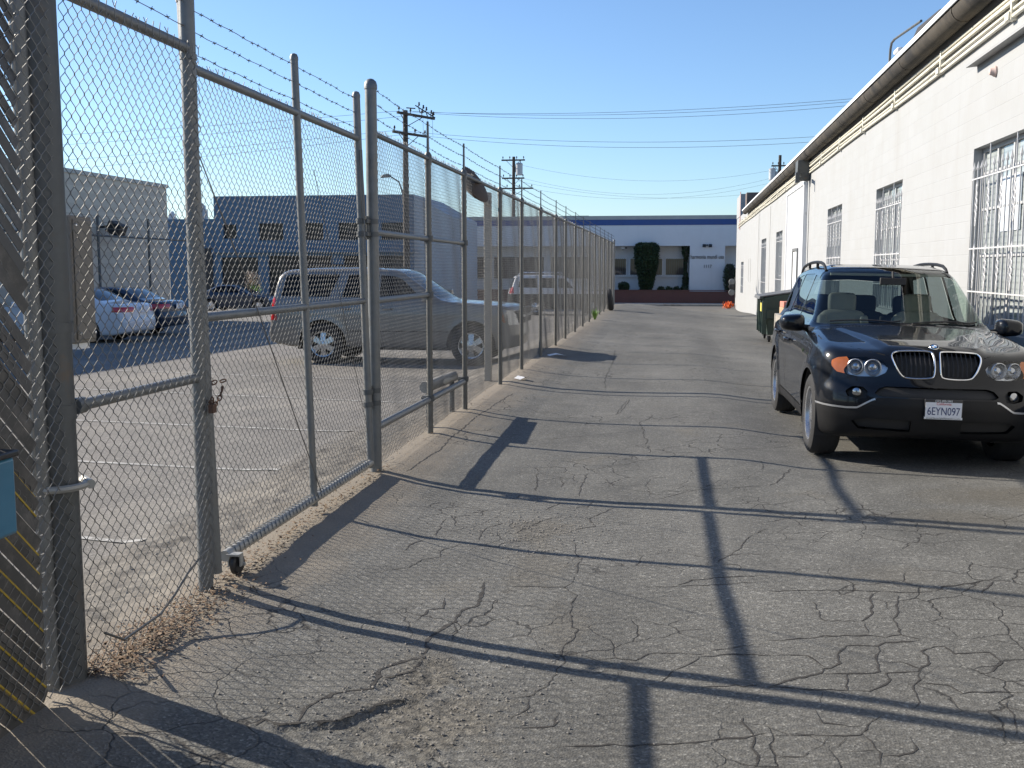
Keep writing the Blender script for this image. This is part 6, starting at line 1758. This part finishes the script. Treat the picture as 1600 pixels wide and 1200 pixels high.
# silver full size sport utility vehicle behind the gate, nose towards the fence
L2 = 5.13
bt = Body(L2,
    top=[(0, .95), (.12, 1.14), (.25, 1.18), (.8, 1.23), (1.35, 1.26), (1.50, 1.29), (1.62, 1.36), (2.32, 1.82), (2.5, 1.865), (3.2, 1.90), (4.2, 1.89), (4.75, 1.85), (4.92, 1.75), (5.08, 1.25), (5.15, 1.1)],
    bot=[(0, .38), (.5, .32), (4.6, .34), (5.13, .46)],
    plan=[(0, .93), (.4, .98), (1.2, 1.0), (4.2, 1.0), (5.13, .95)],
    sect=[(.3, .06), (.45, .02), (.7, .0), (1.0, .0), (1.16, .02), (1.26, .05), (1.32, .07), (1.6, .16), (1.8, .24), (1.95, .36)],
    nose=[(.2, .16), (.4, .05), (.6, .0), (.72, .02), (.9, .05), (1.15, .08), (1.3, .2), (2, .3)],
    tail=[(.2, 5.0), (.45, 5.11), (.62, 5.13), (.74, 5.10), (1.2, 5.06), (2, 4.95)],
    bow=(.16, .08), crown=.03, kx=.06, kn=.10, topbow=.10, wheels=((.98, .40, .47), (3.93, .40, .47)), flare=.012, top_sig=.05)
tahoe = thing('sport_utility_vehicle', 'silver full size sport utility vehicle seen side on behind the gate, nose by the fence', 'car', (-2.70 - L2 / 2, 20.45, zg(-5, 20.4) + .0), R(-90))
W2 = [[(1.95, 1.30), (2.78, 1.31), (2.78, 1.74), (2.50, 1.72), (2.34, 1.66)], [(2.86, 1.31), (3.55, 1.315), (3.42, 1.75), (2.86, 1.755)], [(3.80, 1.32), (4.80, 1.33), (4.70, 1.72), (4.62, 1.755), (3.60, 1.755)]]
vehicle(tahoe, bt, M['paint_silver'], .035, 1.12, 2.0, (.98, 3.93), .40, .48, W2, ([(0, 1.31), (.82, 1.30), (.68, 1.80), (0, 1.83)], 1.3, 2.5), ([(0, 1.27), (.80, 1.27), (.70, 1.74), (0, 1.76)], 4.6, 5.3), None,
    [('tail_light', [(4.86, .86), (5.2, .86), (5.2, 1.32), (4.90, 1.32)], M['red_lens'], 0, 0, 's'), ('headlight', [(-.1, .80), (.26, .80), (.36, 1.08), (-.1, 1.08)], M['reflector'], 0, 0, 's'), ('side_marker', [(.30, .84), (.36, .84), (.42, 1.05), (.37, 1.07)], M['amber'], 0, 0, 's')],
    rim=(6, 'single'), track=.855, wheel_r=.25, tyre_w=.27,
    seams_=([(1.52, 1.28), (1.50, .5)], [(2.82, 1.8), (2.82, .45)], [(3.68, 1.75), (3.72, 1.3), (3.55, .95), (3.45, .75)], [(1.4, .66), (3.4, .66)]))
mb = MB(); 
for sg in (1, -1): mb.tube([(sg * .70, L2 / 2 - 2.7, 1.875), (sg * .70, L2 / 2 - 2.8, 1.935), (sg * .70, L2 / 2 - 4.5, 1.935), (sg * .70, L2 / 2 - 4.6, 1.88)], .02, 8)
mb.build('roof_rail', M['clad'], tahoe)
for sg in (1, -1):
    mb = MB(); mb.box((sg * 1.10, L2 / 2 - 1.82, 1.33), (.20, .12, .20)); mb.tube([(sg * .95, L2 / 2 - 1.82, 1.28), (sg * 1.05, L2 / 2 - 1.82, 1.28)], .03, 8); mb.build('mirror', M['paint_silver'], tahoe, bevel=.04)
    mb = MB()
    for s in (2.62, 3.45): mb.tube([(sg * .99, L2 / 2 - s + .10, 1.10), (sg * 1.04, L2 / 2 - s + .08, 1.10), (sg * 1.04, L2 / 2 - s - .08, 1.10), (sg * .99, L2 / 2 - s - .10, 1.10)], .016, 6)
    mb.build('door_handle', M['paint_silver'], tahoe)
mb = MB(); mb.box((0, L2 / 2 - .04, .97), (1.1, .06, .30)); mb.build('grille', M['interior_dark'], tahoe, bevel=.02)
mb = MB(); mb.box((0, L2 / 2 - .02, .97), (1.15, .07, .05)); mb.build('grille_bar', M['chrome'], tahoe)
mb = MB(); mb.b2((-.8, -L2 / 2 + .2, .38), (.8, -L2 / 2 + .5, .5)); mb.build('tow_bar', M['black'], tahoe)

# sedans
def sedan_body():
    return Body(4.80,
    top=[(0, .60), (.12, .72), (.3, .80), (.9, .90), (1.35, .955), (1.45, .99), (2.15, 1.36), (2.5, 1.42), (3.0, 1.425), (3.4, 1.38), (3.98, 1.09), (4.1, 1.05), (4.5, 1.03), (4.72, 1.0), (4.85, .9)],
    bot=[(0, .25), (.5, .2), (4.3, .2), (4.8, .30)],
    plan=[(0, .82), (.5, .88), (1.2, .90), (3.6, .90), (4.8, .82)],
    sect=[(.15, .06), (.3, .02), (.5, 0), (.75, .005), (.9, .03), (1.0, .08), (1.15, .15), (1.35, .24), (1.5, .36)],
    nose=[(.1, .15), (.3, .02), (.5, .0), (.7, .06), (.9, .2), (1.5, .3)], tail=[(.1, 4.65), (.35, 4.78), (.55, 4.80), (.68, 4.76), (.95, 4.72), (1.5, 4.6)],
    bow=(.28, .17), crown=.04, kx=.08, kn=.12, topbow=.14, wheels=((.92, .32, .37), (3.62, .32, .37)), flare=.01, top_sig=.06)
W3 = [[(1.95, 1.0), (2.72, 1.01), (2.72, 1.345), (2.45, 1.34)], [(2.79, 1.01), (3.55, 1.03), (3.48, 1.20), (3.1, 1.345), (2.79, 1.35)]]
def sedan(label, paint, loc, rz, res=.05):
    g = thing('sedan', label, 'car', loc, rz, 'sedans parked nose in by the beige building')
    B = sedan_body()
    vehicle(g, B, paint, res, 1.0, 1.5, (.92, 3.62), .32, .37, W3, ([(0, 1.0), (.70, .99), (.56, 1.35), (0, 1.39)], 1.2, 2.5), ([(0, 1.10), (.66, 1.09), (.54, 1.34), (0, 1.37)], 3.2, 4.3), None,
        [('tail_light', [(.42, .80), (.95, .80), (.95, .93), (.40, .93)], M['red_lens'], 4.3, 5, 'f'), ('headlight', [(.40, .62), (.85, .62), (.85, .74), (.42, .72)], M['reflector'], -.1, .7, 'f')],
        rim=(7, 'single'), track=.76, wheel_r=.20, tyre_w=.20, glassm=M['dark_glass'] if res > .01 else None, seams_=([(1.5, .95), (1.5, .4)], [(2.75, 1.3), (2.75, .35)]))
    mb = MB(); mb.box((0, -2.40 + .02, .86), (.34, .02, .16)); mb.build('number_plate', M['white_paint'], g)
    for sg in (1, -1):
        mb = MB(); mb.box((sg * .96, 2.4 - 1.7, 1.0), (.18, .10, .13)); mb.build('mirror', paint, g, bevel=.03)
    return g
sedan('white sedan with red tail lights parked nose in beside the beige wall', M['paint_white'], (-15.95, 25.6, zg(-14, 25.6)), R(90))
sedan('dark blue sedan parked just beyond the white sedan', M['paint_blue'], (-16.6, 28.9, zg(-14, 29)), R(90))
g = sedan('dark sedan standing far off in front of the blue building', M['paint_blue'], (-22.9, 53.5, zg(-22.9, 53.5)), R(-90))
del g['group']

# white van like wagon far behind the long fence
L4 = 4.75
bv = Body(L4,
    top=[(0, .9), (.12, 1.05), (.3, 1.09), (1.1, 1.16), (1.25, 1.19), (1.9, 1.70), (2.1, 1.80), (2.5, 1.86), (4.2, 1.86), (4.45, 1.80), (4.62, 1.3), (4.8, 1.0)],
    bot=[(0, .36), (.5, .32), (4.3, .34), (4.75, .42)], plan=[(0, .84), (.5, .89), (4.0, .90), (4.75, .86)],
    sect=[(.3, .05), (.5, 0), (1.0, 0), (1.15, .02), (1.25, .05), (1.7, .15), (1.9, .3)], nose=[(.2, .12), (.5, 0), (.9, .05), (1.2, .15), (2, .3)], tail=[(.2, 4.65), (.5, 4.75), (1.1, 4.70), (2, 4.55)],
    bow=(.16, .08), crown=.03, kx=.06, kn=.1, topbow=.1, wheels=((.85, .38, .45), (3.5, .38, .45)), flare=.02)
van = thing('wagon', 'white boxy wagon with roof rack seen through the far part of the fence', 'car', (-5.0, 48.5, zg(-5.0, 48.5)), R(-78))
W4 = [[(1.75, 1.24), (2.45, 1.25), (2.45, 1.70), (2.12, 1.68)], [(2.55, 1.25), (3.3, 1.26), (3.3, 1.71), (2.55, 1.71)], [(3.42, 1.26), (4.3, 1.28), (4.2, 1.70), (3.42, 1.71)]]
vehicle(van, bv, M['paint_white'], .05, 1.05, 2.0, (.85, 3.5), .38, .45, W4, ([(0, 1.22), (.75, 1.2), (.66, 1.66), (0, 1.7)], 1.1, 2.3), ([(0, 1.25), (.72, 1.25), (.66, 1.7), (0, 1.72)], 4.2, 5), None,
    [('tail_light', [(4.5, 1.0), (4.9, 1.0), (4.9, 1.3), (4.52, 1.3)], M['red_lens'], 0, 0, 's')], clad=lambda x, s, z: z - .98, rim=(6, 'single'), track=.76, wheel_r=.22, tyre_w=.24)
mb = MB()
for sg in (1, -1): mb.tube([(sg * .55, L4 / 2 - 2.2, 1.85), (sg * .55, L4 / 2 - 2.3, 1.96), (sg * .55, L4 / 2 - 4.1, 1.96), (sg * .55, L4 / 2 - 4.2, 1.85)], .025, 6)
mb.build('roof_rack', M['alloy'], van)
